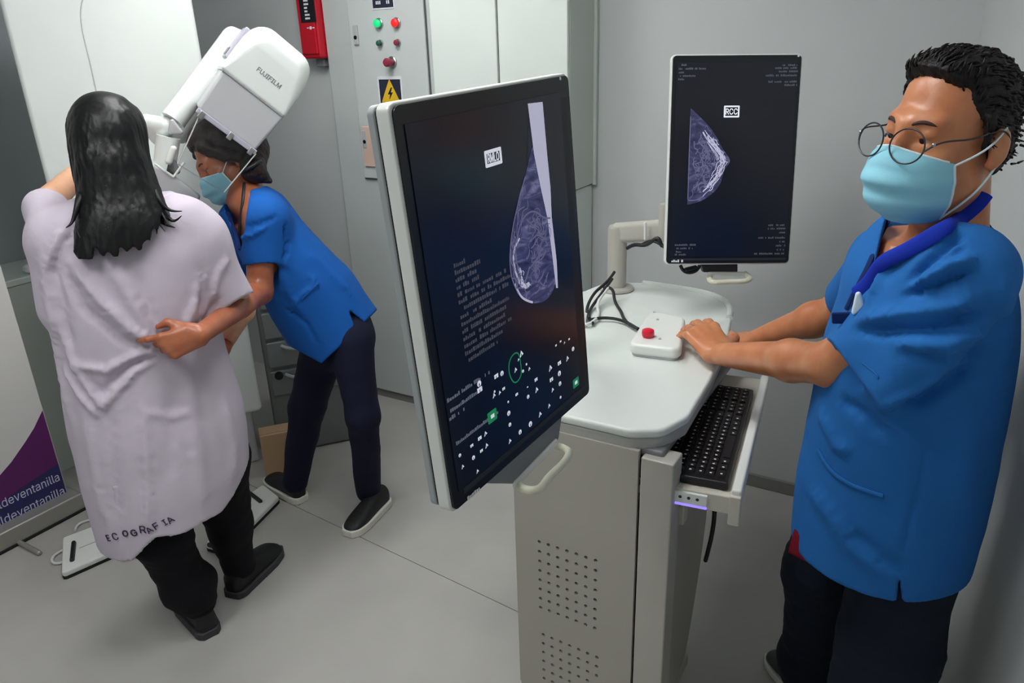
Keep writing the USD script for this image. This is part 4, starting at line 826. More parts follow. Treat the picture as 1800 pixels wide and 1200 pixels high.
def shoe(t, heel, toe, up, sole, w=1.0, sh=.022, tip=0.0):
    heel, toe = np.array(heel, float), np.array(toe, float); heel[2] = toe[2] = 0; T = unit(toe - heel); L = np.linalg.norm(toe - heel); Sd = np.cross([0, 0, 1], T); k = L / .27
    rows = [(.004, 0, .045, .020 * w, .030), (.02, 0, .052, .034 * w, .046), (.07, 0, .052, .038 * w, .052), (.13, 0, .043, .042 * w, .043), (.19, 0, .034, .047 * w, .032), (.24, 0, .027, .041 * w, .024), (.268, 0, .020, .020 * w, .012)]
    rows = [(a * k, b, c, d * k, e * k) for a, b, c, d, e in rows]
    f = Field(heel + [-.12, -.12, 0] + np.minimum(T * L, 0), heel + [.12, .12, .13] + np.maximum(T * L, 0), .004).add(stack(heel, T, Sd, rows, 2.3), .01); f.cut((0, 0, sh * .8), (0, 0, -1))
    s_ = part(t, 'shoe', f.mesh(1), up, smooth=True)
    out = np.array([(a * k * 1.0, d) for a, b, c, d, e in rows]); xs = np.linspace(rows[0][0], rows[-1][0], 24); from_ = np.interp(xs, [r[0] for r in rows], [r[3] for r in rows])
    pg = sg.Polygon(np.vstack([np.c_[xs, from_ + .003], np.c_[xs, -from_ - .003][::-1]])).buffer(.006).buffer(-.001)
    part(s_, 'sole', prism(pg, 0, sh, frame(T, Sd, [0, 0, 1], heel), bevel=.005), sole); return s_
def rows_px(o, T, Sd, c, n, lst):
    T = unit(T); Sd = unit(np.asarray(Sd, float) - T * np.dot(Sd, T)); Dp = np.cross(T, Sd); out = []
    for uL, vL, uR, vR, b, *d in lst:
        A, B = atpl(uL, vL, c, n) - o, atpl(uR, vR, c, n) - o; m = (A + B) / 2; out.append((m @ T, m @ Sd, m @ Dp + (d[0] if d else 0), np.linalg.norm(A - B) / 2, b))
    return out
def thin(rows, a): return [(t, s, d, w - a, b - a) for t, s, d, w, b in rows]
def view_cut(f, p, q, keep, k=.003):
    """Cut a field by the plane through the eye and two picture points, keeping the side of a third."""
    n = np.cross(ray(*p), ray(*q)); n = n if n @ ray(*keep) < 0 else -n; f.cut(CAM, n, k)
def sight(p, q, keep):
    n = unit(np.cross(ray(*p), ray(*q))); return CAM, (n if n @ ray(*keep) < 0 else -n)
def wedge(pts, keep, back, lo, hi):
    """Solid between sight planes over the polyline pts (on keep's side), nearer than the plane (point, normal) back."""
    ns = []
    for p, q in zip(pts[:-1], pts[1:]):
        n = unit(np.cross(ray(*p), ray(*q))); ns.append((CAM, n if n @ ray(*keep) < 0 else -n))
    ns.append((np.asarray(back[0], float), unit(back[1])))
    def fn(X, Y, Z):
        d = None
        for c, n in ns:
            e = (X - c[0]) * n[0] + (Y - c[1]) * n[1] + (Z - c[2]) * n[2]; d = e if d is None else np.maximum(d, e)
        return d
    return fn, np.asarray(lo, float), np.asarray(hi, float)
def band(mesh, px, r, lift=.004, flat_=.35, n=60):
    ids = seen_at(mesh, px); ids = ids[np.sort(np.unique(ids, return_index=True)[1])]; P = np.array(mesh.vertices)[ids] + np.array(mesh.vertex_normals)[ids] * lift; nn = unit(np.array(mesh.vertex_normals)[ids].mean(0)); return tube(spline(P, n), r, 10, flat=(nn, flat_))

# ---- the man in blue at the workstation
def Y(u, v, y): return aty(u, v, y)
man = thing('person', 'man in blue scrubs, face mask and glasses standing with one hand on the control box', 'person', (-.04, 1.5, 0))
hd = Head(Y(1672, 231, 1.43), (-.66, -.75, -.02), (.10, .05, 1), 1.04)
LS, RS = Y(1690, 482, 1.33), Y(1558, 452, 1.64); LE, LW = Y(1462, 640, 1.43), Y(1262, 622, 1.69); RE, RW = Y(1480, 545, 1.84), Y(1330, 596, 1.94)
drows = rows_px(np.zeros(3), (0, 0, 1), (1, 0, 0), (0, 1.5, 0), (0, 1, 0), [(1568, 380, 1736, 362, .075, -.02), (1520, 425, 1764, 408, .12), (1484, 480, 1788, 470, .16), (1470, 540, 1796, 540, .17), (1452, 600, 1794, 600, .17), (1436, 680, 1782, 680, .165), (1418, 780, 1762, 775, .165), (1404, 860, 1740, 855, .17), (1397, 940, 1716, 935, .175), (1398, 1040, 1690, 1035, .18), (1400, 1100, 1676, 1095, .18)])
f = Field((-.75, 1.1, 0.0), (.32, 2.12, 1.72), .0042)
hd.build(f); nb = hd.p(0, -.045, -.22)
f.add(cap(hd.p(0, -.02, -.07), nb, .056, .064), .03); f.add(stack(np.zeros(3), (0, 0, 1), (1, 0, 0), thin(drows[1:4], .022) + thin(drows[4:8], .05)), .03)
f.add(cap(nb, LS, .05, .055), .04); f.add(cap(nb, RS, .05, .055), .04)
for S_, E_, W_ in ((LS, LE, LW), (RS, RE, RW)):
    f.add(cap(S_, E_, .054, .044), .03); m_ = E_ + (W_ - E_) * .3; f.add(cap(E_, m_, .041, .043), .02); f.add(cap(m_, W_, .042, .027), .02)
f.add(cap(LE + [.03, 0, -.02], LE + [.045, 0, -.012], .018), .02)
tp = Y(1188, 568, 1.86); fdir = unit(tp - LW)
hand(f, LW, unit(Y(1222, 578, 1.80) - LW) + [0, 0, .12], (.20, -.40, 1), -1, [(18, 14, 8), (20, 16, 8), (24, 18, 10), (28, 22, 12)], 1.22, spread=5)
hand(f, RW, unit(Y(1290, 594, 1.99) - RW), (.1, -.25, 1), 1, (40, 60, 40), .98, tc=((.7, .4, -.5), (.8, -.2, -.6)))
for a, b_ in (((.03, 1.49, .86), (.02, 1.43, .10)), ((-.08, 1.58, .86), (-.127, 1.74, .10))): f.add(cap(a, b_, .06, .04), .03)
bm = f.mesh(2); skin_man = part(man, 'body', bm, M['skin_man'], smooth=True)
hd.eyes(man); hd.brows(man, M['brow_hair'])
# hair: short, dark, swept back
f = Field(hd.c - .2, hd.c + .2, .0035)
f.add(hd.e((0, -.008, .043), (.079, .088, .077)), .01); f.add(hd.e((0, .03, .086), (.058, .052, .030)), .03); f.add(hd.e((0, -.044, -.02), (.066, .046, .062)), .03)
f.cut(hd.p(0, .066, .086), .80 * hd.F - .60 * hd.U); f.cut(hd.p(0, 0, -.072), -hd.U)
for i in (-1, 1):
    f.sub(hd.e((i * .088, .0, -.022), (.022, .028, .040)), .006); f.sub(hd.e((i * .062, .076, .060), (.022, .036, .032)), .01)
    f.add(hd.cp((i * .079, .016, .03), (i * .077, .017, -.016), .008, .004), .008)
hm = f.mesh(2); V = np.array(hm.vertices); q = (V - hd.c) @ hd.A.T; st = np.c_[q[:, 0] * 230, q[:, 1] * 60, q[:, 2] * 95]
hm.vertices = V + np.array(hm.vertex_normals) * (.0085 * (meshkit.fbm(st, 3, 5) - .5))[:, None]; hair = part(man, 'hair', hm, M['hair_dark'], smooth=True)
rg = np.random.default_rng(5); tufts = []; vn = np.array(hm.vertex_normals); cand = np.nonzero((vn @ hd.U > -.3))[0]; cand = rg.choice(cand, 900, replace=False)
for i in cand:
    p, n = np.array(hm.vertices)[i], vn[i]; fr_ = (p - hd.c) @ hd.F > .03 and n @ hd.U < .55; back = (hd.U - .25 * hd.F if fr_ else -hd.F + (.05 if (p - hd.c) @ hd.F > .02 else -.35) * hd.U) + rg.normal(0, .16, 3); back -= n * (back @ n); d = unit(back) + .015 * n; L = rg.uniform(.012, .022)
    tufts.append(tube([p - n * .003, p + d * L * .4 + n * .002, p + d * L * .75 + n * .0018, p + d * L], [.0018, .0020, .0015, .0004], 5))
for k in range(34):
    p = hd.p(rg.uniform(-.05, .05), rg.uniform(-.105, -.085), rg.uniform(-.055, .03)); d = unit(-hd.F * .9 + hd.U * rg.uniform(-.4, .1) + hd.S * rg.normal(0, .4)); tufts.append(tube([p, p + d * .012, p + d * .022], [.0022, .0016, .0003], 5))
part(hair, 'locks', trimesh.util.concatenate(tufts), M['hair_dark'], smooth=True, kind='stuff')
mk_ = hd.mask(man, M['mask_blue'], M['mask_edge'])
gl = part(man, 'glasses', tube(spline([hd.p(-.008, .120, .002), hd.p(0, .124, .007), hd.p(.008, .120, .002)], 14), .0016, 8), M['dark_metal'])
for i in (-1, 1):
    c = hd.p(i * .036, .120, -.007); ax = unit(hd.F + .14 * i * hd.S + .16 * hd.U); sx = unit(hd.S - ax * (hd.S @ ax)); sy = np.cross(sx, ax); th = np.linspace(0, 2 * np.pi, 37)[:-1]
    ring = [c + (.0298 * math.cos(a) * sx + .0262 * math.sin(a) * sy) for a in th]; part(gl, 'rim', tube(ring, .0013, 8, closed=True), M['dark_metal'])
    LV = np.array([c] + [c + (.0295 * math.cos(a) * sx + .0259 * math.sin(a) * sy) for a in th]); LF = np.array([(0, 1 + j, 1 + (j + 1) % 36) for j in range(36)]); part(gl, 'lens', (LV, LF), M['lens'], smooth=False)
    e = c + sx * i * .0298 + sy * .004; part(gl, 'temple', tube(spline([e, hd.p(i * .074, .106, -.001), hd.p(i * .083, .05, .004), hd.p(i * .084, -.012, .008), hd.p(i * .080, -.030, -.008)], 30), .0014, 8), M['dark_metal']); part(gl, 'hinge', put(trimesh.creation.icosphere(2, .003), frame([1, 0, 0], [0, 1, 0], [0, 0, 1], hd.p(i * .072, .108, -.001))), M['metal'])
# scrub top
f = Field((-.36, 1.12, .62), (.34, 1.92, 1.52), .005)
f.add(stack(np.zeros(3), (0, 0, 1), (1, 0, 0), drows), .02); f.add(cap(nb + [0, 0, -.05], LS + [0, 0, -.014], .052, .068), .05); f.add(cap(nb + [0, 0, -.055], RS + [0, 0, -.014], .052, .056), .05)
CU = Y(1506, 652, 1.38); f.add(only([cap(LS, CU + (CU - LS) * .3, .078, .076), cap(Y(1640, 600, 1.285), Y(1540, 706, 1.29), .05, .030)], [sight((1452, 588), (1556, 728), (1700, 560))], .05, .003, [cap(CU + (CU - LS) * .4, CU + (LS - CU) * .02, .066, .054)]), .03)
CR = RS + (RE - RS) * .70; f.add(cap(RS, CR, .062, .062), .05)
f.cut((-.1, 1.5, .698), (0, 0, -1))
f.sub(wedge([(1700, 330), (1692, 372), (1640, 414), (1530, 478), (1562, 392), (1566, 340)][::-1] if False else [(1704, 340), (1690, 376), (1532, 478)], (1560, 380), ((0, 1.50, 0), (0, 1, 0)), (-.3, 1.15, 1.1), (.2, 1.56, 1.52)) if False else wedge([(1716, 352), (1533, 479), (1562, 372)], (1610, 390), ((0, 1.56, 0), (0, 1, 0)), (-.3, 1.15, 1.1), (.2, 1.6, 1.52)), .004)
f.sub(cap(hd.p(0, -.03, -.1), nb + [0, 0, .02], .074, .080), .004)
f.sub(wedge([(1574, 1068), (1580, 996), (1588, 1068)], (1580, 1040), ((0, 1.5, 0), (0, 1, 0)), (-.1, 1.2, .6), (.2, 1.5, .82)), .003)
sm = f.mesh(2)
wrinkle(sm, .0045, (9, 9, 5), 2)
folds(sm, [([(1690, 388), (1620, 428), (1560, 478), (1520, 540)], 0.0124, .010), ([(1700, 402), (1640, 450), (1590, 500)], -0.0155, .008), ([(1716, 455), (1660, 470), (1606, 510)], 0.0170, .010), ([(1712, 478), (1650, 500), (1585, 520)], -0.0170, .007), ([(1722, 520), (1640, 545), (1560, 556), (1500, 566)], 0.0170, .012), ([(1730, 552), (1650, 578), (1560, 580), (1500, 582)], -0.0170, .009), ([(1740, 575), (1660, 606), (1570, 604)], 0.0155, .011), ([(1738, 612), (1660, 640), (1590, 622)], -0.0139, .010), ([(1700, 430), (1668, 452), (1640, 482)], -0.0078, .006),
    ([(1720, 640), (1640, 690), (1570, 730)], -0.0186, .012), ([(1475, 700), (1520, 730), (1560, 770)], -0.0093, .012), ([(1440, 720), (1470, 780), (1500, 800)], 0.0078, .015), ([(1640, 760), (1610, 880), (1585, 980)], -0.0047, .006), ([(1690, 700), (1700, 800), (1690, 900)], 0.0093, .03), ([(1420, 850), (1500, 960), (1560, 1010)], 0.0078, .02), ([(1490, 930), (1550, 985), (1600, 1000)], -0.0078, .015), ([(1760, 480), (1772, 560), (1760, 640)], 0.0078, .015), ([(1545, 720), (1600, 690), (1660, 655)], 0.0078, .008)])
sc_ = part(man, 'scrub_top', sm, M['scrub_blue'], smooth=True)
part(sc_, 'pocket_edge', band(sm, [(1438, 790), (1460, 826), (1495, 852), (1550, 872)], .0045, .002, .6), M['scrub_blue'])
part(sc_, 'sleeve_seam', band(sm, [(1516, 640), (1545, 664), (1580, 700)][:2] + [(1512, 668)], .002, .0005, .6, 20), M['scrub_blue'])
both = trimesh.util.concatenate([bm, sm])
lan = part(man, 'lanyard', band(both, [(1724, 338), (1714, 352), (1690, 378), (1650, 408), (1600, 440), (1552, 470), (1530, 492), (1512, 516)], .0125, .006, .25), M['lanyard_blue'])
part(lan, 'lanyard_strap', band(both, [(1563, 384), (1548, 425), (1528, 470), (1506, 512), (1492, 545)], .0055, .005, .35), M['collar_navy'])
ids = seen_at(sm, [(1513, 532)]); P0 = np.array(sm.vertices)[ids[0]]; part(lan, 'badge_clip', hull_pts([P0 + [-.004, -.012, .018], P0 + [.004, -.012, .0], P0 + [-.006, -.012, -.014]], .005), M['mask_edge'])
ids = seen_at(sm, [(1487, 556)]); P1 = np.array(sm.vertices)[ids[0]]; part(lan, 'badge', hull_pts([P1 + [-.02, -.010, .004], P1 + [.02, -.012, .012], P1 + [.016, -.010, -.006], P1 + [-.018, -.008, -.012]], .003), M['collar_navy'])
# trousers, shoes, red cloth
f = Field((-.32, 1.22, .02), (.26, 2.0, .95), .006)
f.add(cap((.04, 1.49, .84), (.04, 1.46, .50), .105, .100), .05); f.add(cap((.04, 1.46, .5), (.02, 1.43, .05), .100, .085), .03); f.add(cap((-.08, 1.58, .84), (-.125, 1.66, .48), .10, .085), .05); f.add(cap((-.125, 1.66, .48), (-.128, 1.745, .12), .088, .072), .03); f.add(cap((-.128, 1.75, .12), (-.128, 1.755, .055), .080, .074), .03)
f.cut((0, 0, .03), (0, 0, -1)); tm_ = f.mesh(2); wrinkle(tm_, .008, (9, 9, 12), 8); part(man, 'trousers', tm_, M['trousers_dark'], smooth=True)
shoe(man, (-.075, 1.685, 0), atz(1353, 1150, .0) + [.005, -.01, 0], M['shoe_grey'], M['sole_white'], 1.05); shoe(man, (.06, 1.40, 0), (-.19, 1.46, 0), M['shoe_grey'], M['sole_white'], 1.05)
G = np.array([[Y(1397 + 56 * i - 11 * j * (1 - i), 930 + 66 * i + (40 - 32 * i) * j, 1.41 - .05 * i) for j in np.linspace(0, 1, 8)] for i in np.linspace(0, 1, 10)]); part(man, 'red_cloth', shell(G, .004), M['maroon_cloth'], smooth=True)

print('arms', [round(float(np.linalg.norm(a - b)), 3) for a, b in ((LS, LE), (LE, LW), (LW, tp), (RS, RE), (RE, RW))])
# ---- the patient in the white gown, seen from behind
pc, pn = np.array([-1.87, 1.15, 0]), np.array([-.852, .524, 0]); PS = np.array([.524, .852, 0])
def P_(u, v, o=0): return atpl(u, v, pc + pn * o, pn)
pat = thing('person', 'patient with long black hair in a white gown, seen from behind at the machine', 'person', (-1.86, 1.13, 0))
ph = Head(P_(196, 262, .03), pn + [0, 0, -.1], (0, 0, 1), 1.0)
prow = rows_px(np.zeros(3), (0, 0, 1), PS, pc, pn, [(165, 350, 300, 345, .07), (112, 372, 352, 362, .105), (85, 410, 380, 405, .125), (74, 460, 392, 455, .14), (84, 530, 388, 520, .145), (96, 600, 390, 590, .145), (106, 680, 410, 668, .155), (118, 750, 430, 735, .175), (138, 830, 438, 812, .19), (158, 900, 434, 880, .20), (182, 985, 425, 955, .21), (196, 1040, 420, 1010, .21)])
f = Field((-2.75, .72, .0), (-1.30, 1.75, 1.68), .0055)
ph.build(f); pnb = ph.p(0, -.03, -.20); f.add(cap(ph.p(0, -.02, -.07), pnb, .048, .056), .03); f.add(stack(np.zeros(3), (0, 0, 1), PS, thin(prow[1:9], .06)), .03)
PLS, PRS = P_(112, 402, .0), P_(362, 400, .0); PLE, PLW = P_(78, 362, .16), P_(152, 290, .42); PRE, PRW = P_(425, 545, .06), P_(392, 610, .22)
f.add(cap(pnb, PLS, .045, .045), .03); f.add(cap(pnb, PRS, .045, .045), .03); f.add(cap(PLS, PLE, .046, .040), .02); f.add(cap(PLE, PLW, .040, .026), .02); f.add(cap(PRS, PRE, .046, .036), .02); f.add(cap(PRE, PRW, .036, .024), .02)
hand(f, PLW, unit(P_(178, 262, .50) - PLW), -pn, 1, (10, 14, 10), .95); hand(f, PRW, unit(P_(372, 600, .34) - PRW), unit(PS), 1, (25, 30, 20), .92)
for a, b_ in ((P_(262, 800, .02), P_(284, 945, -.06)), (P_(284, 945, -.06), P_(330, 1030, -.05)), (P_(330, 1030, -.05), np.array([*(atz(372, 1120, 0) + .06 * unit([-.93, .30, 0]))[:2], .10])), (P_(380, 800, .05), P_(405, 930, .08)), (P_(405, 930, .08), np.array([*(atz(408, 1052, 0) + .062 * unit(atz(482, 972, 0) - atz(408, 1052, 0)))[:2], .095]))): f.add(cap(a, b_, .045, .038), .04)
part(pat, 'body', f.mesh(2), M['skin_patient'], smooth=True)
f = Field((-2.62, .70, .25), (-1.30, 1.62, 1.46), .0065)
f.add(stack(np.zeros(3), (0, 0, 1), PS, prow), .02); f.add(cap(P_(150, 385), P_(104, 412), .055, .055), .05); f.add(cap(P_(100, 408, .0), P_(82, 368, .15), .060, .056), .05); f.add(cap(P_(92, 440, .0), P_(104, 540, .0), .045, .04), .06)
f.add(cap(P_(310, 385), P_(350, 420), .055, .06), .05); f.add(only([cap(P_(348, 420), P_(412, 530, .0), .066, .062)], [sight((386, 541), (446, 514), (300, 400))]), .05)
f.sub(cap(P_(76, 338, .26), P_(84, 362, .165), .046, .044), .004); f.sub(cap(P_(425, 555, .0), P_(414, 522, .0), .050, .04), .004)
# hem: an uneven cut, then hollowed from below
for p, q in (((190, 968), (250, 968)), ((250, 968), (300, 930)), ((300, 936), (362, 928)), ((356, 932), (398, 886)), ((396, 888), (440, 826))):
    pass
hem = lambda S: np.interp(S, [-.34, -.26, -.17, -.10, .0, .08, .16, .26], [.39, .38, .40, .46, .46, .47, .53, .60])
X, Yy, Z = f.ax[0][:, None, None], f.ax[1][None, :, None], f.ax[2][None, None, :]; Sx = (X - pc[0]) * PS[0] + (Yy - pc[1]) * PS[1]; HZ = hem(Sx) + .004 * np.sin(Sx * 40)
f.D = np.maximum(f.D, (HZ - Z)).astype(np.float32); inner = stack(np.zeros(3), (0, 0, 1), PS, thin(prow[6:], .012)); f.sub((inner[0], inner[1], np.array([9, 9, .60])), .004)
gm = f.mesh(2); wrinkle(gm, .005, (6, 6, 3.2), 12)
folds(gm, [([(285, 606), (230, 580), (170, 520), (120, 450)], 0.0150, .014), ([(285, 612), (220, 600), (150, 545), (110, 470)], -0.0125, .012), ([(285, 600), (250, 560), (215, 500), (180, 440)], 0.0100, .016), ([(285, 598), (262, 540), (240, 470)], -0.0075, .016), ([(290, 612), (240, 625), (190, 650), (120, 640)], 0.0112, .012), ([(288, 618), (230, 640), (180, 690), (150, 660)], -0.0100, .012), ([(285, 622), (240, 650), (180, 715), (135, 650), (100, 560)], 0.0100, .011), ([(112, 640), (140, 690), (176, 736)], 0.0125, .010), ([(320, 585), (345, 530), (360, 470)], 0.0100, .014), ([(330, 590), (365, 560), (385, 520)], -0.0100, .012), ([(356, 470), (352, 520), (360, 570)], -0.0088, .010),
    ([(400, 450), (380, 490), (374, 530)], 0.0075, .012), ([(330, 650), (338, 730), (352, 830), (362, 900)], 0.0088, .022), ([(300, 690), (296, 760), (300, 850)], -0.0050, .02), ([(252, 700), (256, 780), (262, 860), (262, 940)], 0.0075, .014), ([(190, 700), (196, 800), (205, 930)], -0.0063, .02), ([(150, 720), (165, 830), (188, 930)], 0.0075, .015), ([(390, 700), (412, 780), (410, 850)], 0.0075, .02), ([(70, 420), (85, 520), (105, 640), (130, 760)], 0.0100, .014), ([(92, 450), (108, 540), (125, 620)], -0.0100, .014), ([(110, 400), (92, 440), (86, 480)], 0.0100, .010), ([(130, 395), (118, 430)], -0.0075, .008), ([(250, 720), (300, 735), (340, 722)], 0.0050, .012)])
gown = part(pat, 'gown', gm, M['gown_cloth'], smooth=True)
hp_ = np.array([[191, 947], [206, 946], [222, 941], [238, 939], [252, 935], [265, 933], [277, 927], [290, 920], [302, 914]], float); rgl = random.Random(3)
ids = seen_at(gm, hp_); VV, NN = np.array(gm.vertices), np.array(gm.vertex_normals)
for i, ch in enumerate('ECOGRAFIA'):
    o, n = VV[ids[i]], NN[ids[i]]; j = min(i + 1, 8); tg = VV[ids[j]] - VV[ids[j - 1]]; tg = unit(tg - n * (tg @ n)); upv = np.cross(n, tg); tmx = meshkit.text_mesh(ch, .021 * rgl.uniform(.85, 1.15), .0012, bold=i in (2, 3)); b = tmx.bounds; tmx.apply_translation([-b[0][0] - (b[1][0] - b[0][0]) / 2, -.004 + rgl.uniform(-.002, .002), 0]); a_ = rgl.uniform(-.16, .16)
    R2 = Rot.from_rotvec(n * a_).as_matrix(); part(gown, 'inked_letter', put(tmx, frame(R2 @ tg, R2 @ upv, n, o + n * .0016)), M['ink'], smooth=False)
# long black hair
hrow = rows_px(np.zeros(3), (0, 0, 1), PS, pc, pn, [(158, 183, 212, 181, .05, .03), (138, 196, 236, 194, .085, .03), (122, 232, 250, 226, .105, .02), (121, 265, 258, 260, .108, .0), (127, 300, 268, 296, .100, -.02), (134, 335, 280, 330, .085, -.05), (132, 365, 290, 360, .075, -.08), (130, 390, 300, 385, .065, -.10), (128, 430, 306, 420, .055, -.115)])
f = Field((-2.30, .78, 1.10), (-1.55, 1.42, 1.70), .0045); f.add(stack(np.zeros(3), (0, 0, 1), PS, hrow, 2.2), .01)
f.add(ell(ph.p(0, -.01, .05), (.088, .108, .092), ph.A), .03)
X, Yy, Z = f.ax[0][:, None, None], f.ax[1][None, :, None], f.ax[2][None, None, :]; Sx = (X - pc[0]) * PS[0] + (Yy - pc[1]) * PS[1]
HZ = 1.262 + .075 * ((Sx + .10) / .22) ** 2 + .05 * (meshkit.fbm(np.stack([Sx * 38, Sx * 0, Sx * 0], -1), 3, 4) - .5) + .008 * np.sin(Sx * 230 + 1); f.D = np.maximum(f.D, HZ - Z).astype(np.float32)
hm = f.mesh(2); V = np.array(hm.vertices); s_ = (V - pc) @ PS; d_ = (V - pc) @ pn; hm.vertices = V + np.array(hm.vertex_normals) * (.010 * (1 - np.abs(np.array(hm.vertex_normals)[:, 2])) * (meshkit.fbm(np.c_[s_ * 120, d_ * 120, V[:, 2] * 4], 3, 3) - .5))[:, None]
hr = part(pat, 'hair', hm, M['hair_black'], smooth=True)
rg = np.random.default_rng(9); lk = []
def lock(px, r0, off=-.13, tip=.001):
    P = spline([P_(u, v, off + o_) for (u, v), o_ in zip(px, np.interp(np.arange(len(px)), [0, 1, 3], [.075, .03, 0]))], 16); lk.append(tube(P, np.interp(np.linspace(0, 1, 16), [0, .3, 1], [r0 * .8, r0, tip]), 8))
for px, r in (([(262, 320), (280, 350), (296, 368), (320, 371)], .010), ([(268, 345), (288, 372), (304, 388), (319, 379)], .010), ([(258, 355), (278, 385), (296, 396), (308, 400)], .011), ([(146, 330), (134, 370), (124, 394), (116, 400)], .010), ([(154, 350), (142, 385), (137, 406), (141, 418)], .010), ([(164, 360), (154, 392), (150, 412), (152, 426)], .011)): lock(px, r, -.135)
for k in range(40):
    u = 138 + k * 3.9 + rg.uniform(-3, 3); e = 396 + 28 * (1 - ((u - 190) / 100) ** 2) + rg.uniform(-8, 8); lock([(u * .75 + 50 + rg.uniform(-4, 4), 330), (u * .9 + 20, 366), (u + rg.uniform(-2, 3), e - 14), (u + rg.uniform(-6, 10), e)], rg.uniform(.006, .011), rg.uniform(-.15, -.11))
part(hr, 'locks', trimesh.util.concatenate(lk), M['hair_black'], smooth=True, kind='stuff')
# trousers and shoes
f = Field((-2.25, .75, .02), (-1.45, 1.65, .86), .006)
A0, A1, A2, A3 = P_(262, 800, .02), P_(284, 945, -.06), P_(330, 1030, -.05), np.array([*(atz(372, 1120, 0) + .06 * unit([-.93, .30, 0]))[:2], .10])
f.add(cap(A0, A1, .10, .076), .04); f.add(cap(A1, A2, .076, .070), .04); f.add(cap(A2, A3, .072, .052), .03); f.add(cap(A2 + PS * .03, A2 + PS * .02 + [0, 0, -.05], .045, .04), .05)
B0, B1, B2 = P_(380, 800, .05), P_(405, 930, .08), np.array([*(atz(408, 1052, 0) + .062 * unit(atz(482, 972, 0) - atz(408, 1052, 0)))[:2], .095])
f.add(cap(B0, B1, .10, .066), .04); f.add(cap(B1, B2, .066, .052), .03); f.cut((0, 0, .065), (0, 0, -1))
tm_ = f.mesh(2); wrinkle(tm_, .010, (10, 10, 12), 4); part(pat, 'trousers', tm_, M['trousers_black'], smooth=True)
h_ = atz(372, 1120, 0); shoe(pat, h_, h_ + unit([-.93, .30, 0]) * .25, M['shoe_black'], M['sole_dark'], 1.0, .026)
h_ = atz(408, 1052, 0); t_ = atz(482, 972, 0); s_ = shoe(pat, h_, h_ + unit(t_ - h_) * .27, M['shoe_black'], M['sole_dark'], 1.05, .026)
q = atz(450, 995, .05); part(s_, 'shoe_mark', hull_pts([q + [0, -.02, .0], q + [.008, -.014, .014]], .004), M['sole_white'])

# ---- the helper in blue, leaning over behind the patient
tcn = np.array([-.72, .69, 0]); tcn = unit(tcn); tc0 = np.array([-1.75, 1.68, 0]) + tcn * .14
def T_(u, v, o=0): return atpl(u, v, tc0 + tcn * o, tcn)
hel = thing('person', 'woman helper in blue scrubs and navy trousers leaning over to hold the patient\'s gown', 'person', (-1.9, 1.72, 0))
N0, N1, N2 = T_(616, 600, -.09), T_(638, 730, -.14), np.array([*atz(648, 862, .085)[:2], .085]); F0, F1, F2 = T_(568, 610, .02), T_(540, 715, .10), np.array([*atz(519, 846, .085)[:2], .085])
TA = unit(T_(425, 350) - T_(595, 590)); TS = unit(T_(640, 500) - T_(540, 560)); TO = T_(500, 480)
trow = rows_px(TO, TA, TS, tc0, tcn, [(398, 388, 452, 314, .06), (404, 412, 492, 338, .11), (424, 455, 540, 400, .145), (452, 510, 588, 452, .15), (480, 562, 624, 486, .15), (506, 604, 652, 528, .155), (530, 640, 672, 556, .16), (552, 676, 690, 590, .16)])
th_ = Head(T_(398, 278, .08), (-.34, -.84, -.42), (-.38, -.10, 1), .96)
f = Field((-2.62, .92, .0), (-1.38, 1.98, 1.62), .0045)
th_.build(f); tnb = T_(436, 352, .0); f.add(cap(th_.p(0, -.03, -.06), tnb, .047, .055), .03); f.add(stack(TO, TA, TS, thin(trow[1:3], .02) + thin(trow[3:-2], .045)), .03)
TLS, TRS = T_(462, 385, -.10), T_(430, 400, .14); TLE = T_(456, 512, -.16); TLW = P_(352, 588, -.195); TRE, TRW = T_(415, 540, .16), P_(392, 612, .12)
f.add(cap(tnb, TLS, .045, .05), .04); f.add(cap(TLS, TLE, .050, .040), .03); f.add(cap(TLE, TLE + (TLW - TLE) * .35, .040, .038), .02); f.add(cap(TLE + (TLW - TLE) * .35, TLW, .038, .025), .02)
f.add(cap(tnb, TRS, .045, .05), .04); f.add(cap(TRS, TRE, .046, .036), .02); f.add(cap(TRE, TRW, .036, .024), .02); hand(f, TRW, unit(P_(372, 618, .16) - TRW), unit(PS), -1, (30, 40, 25), .9)
hand(f, TLW, unit(P_(300, 607, -.19) - TLW), -pn + .35 * PS + [0, 0, .25], -1, [(20, 25, 12), (62, 62, 30), (66, 66, 32), (66, 66, 32)], .95, tc=((.72, .5, -.25), (.95, -.1, -.25)))
for a, b_ in ((N0, N1), (N1, N2), (F0, F1), (F1, F2)): f.add(cap(a, b_, .045, .036), .03)
print('helper arms', [round(float(np.linalg.norm(a - b)), 3) for a, b in ((TLS, TLE), (TLE, TLW), (TRS, TRE), (TRE, TRW), (PLS, PLE), (PLE, PLW))]); tb = f.mesh(2); part(hel, 'body', tb, M['skin_helper'], smooth=True); th_.eyes(hel); th_.brows(hel, M['brow_hair']); th_.mask(hel, M['mask_blue'], M['mask_edge'])
f = Field(th_.c - .26, th_.c + .26, .004); f.add(th_.e((0, -.020, .048), (.085, .106, .092)), .01); f.add(th_.e((0, .02, .09), (.065, .06, .04)), .02); f.cut(th_.p(0, .074, .070), .82 * th_.F - .57 * th_.U); f.add(th_.e((.045, -.075, .0), (.05, .06, .07)), .03); f.add(th_.e((-.04, -.075, .0), (.05, .06, .07)), .03)
for i in (-1, 1): f.add(th_.cp((i * .066, .056, .062), (i * .080, .012, .0), .020, .016), .02); f.add(th_.cp((i * .080, .012, .0), (i * .074, -.04, -.035), .018, .016), .02)
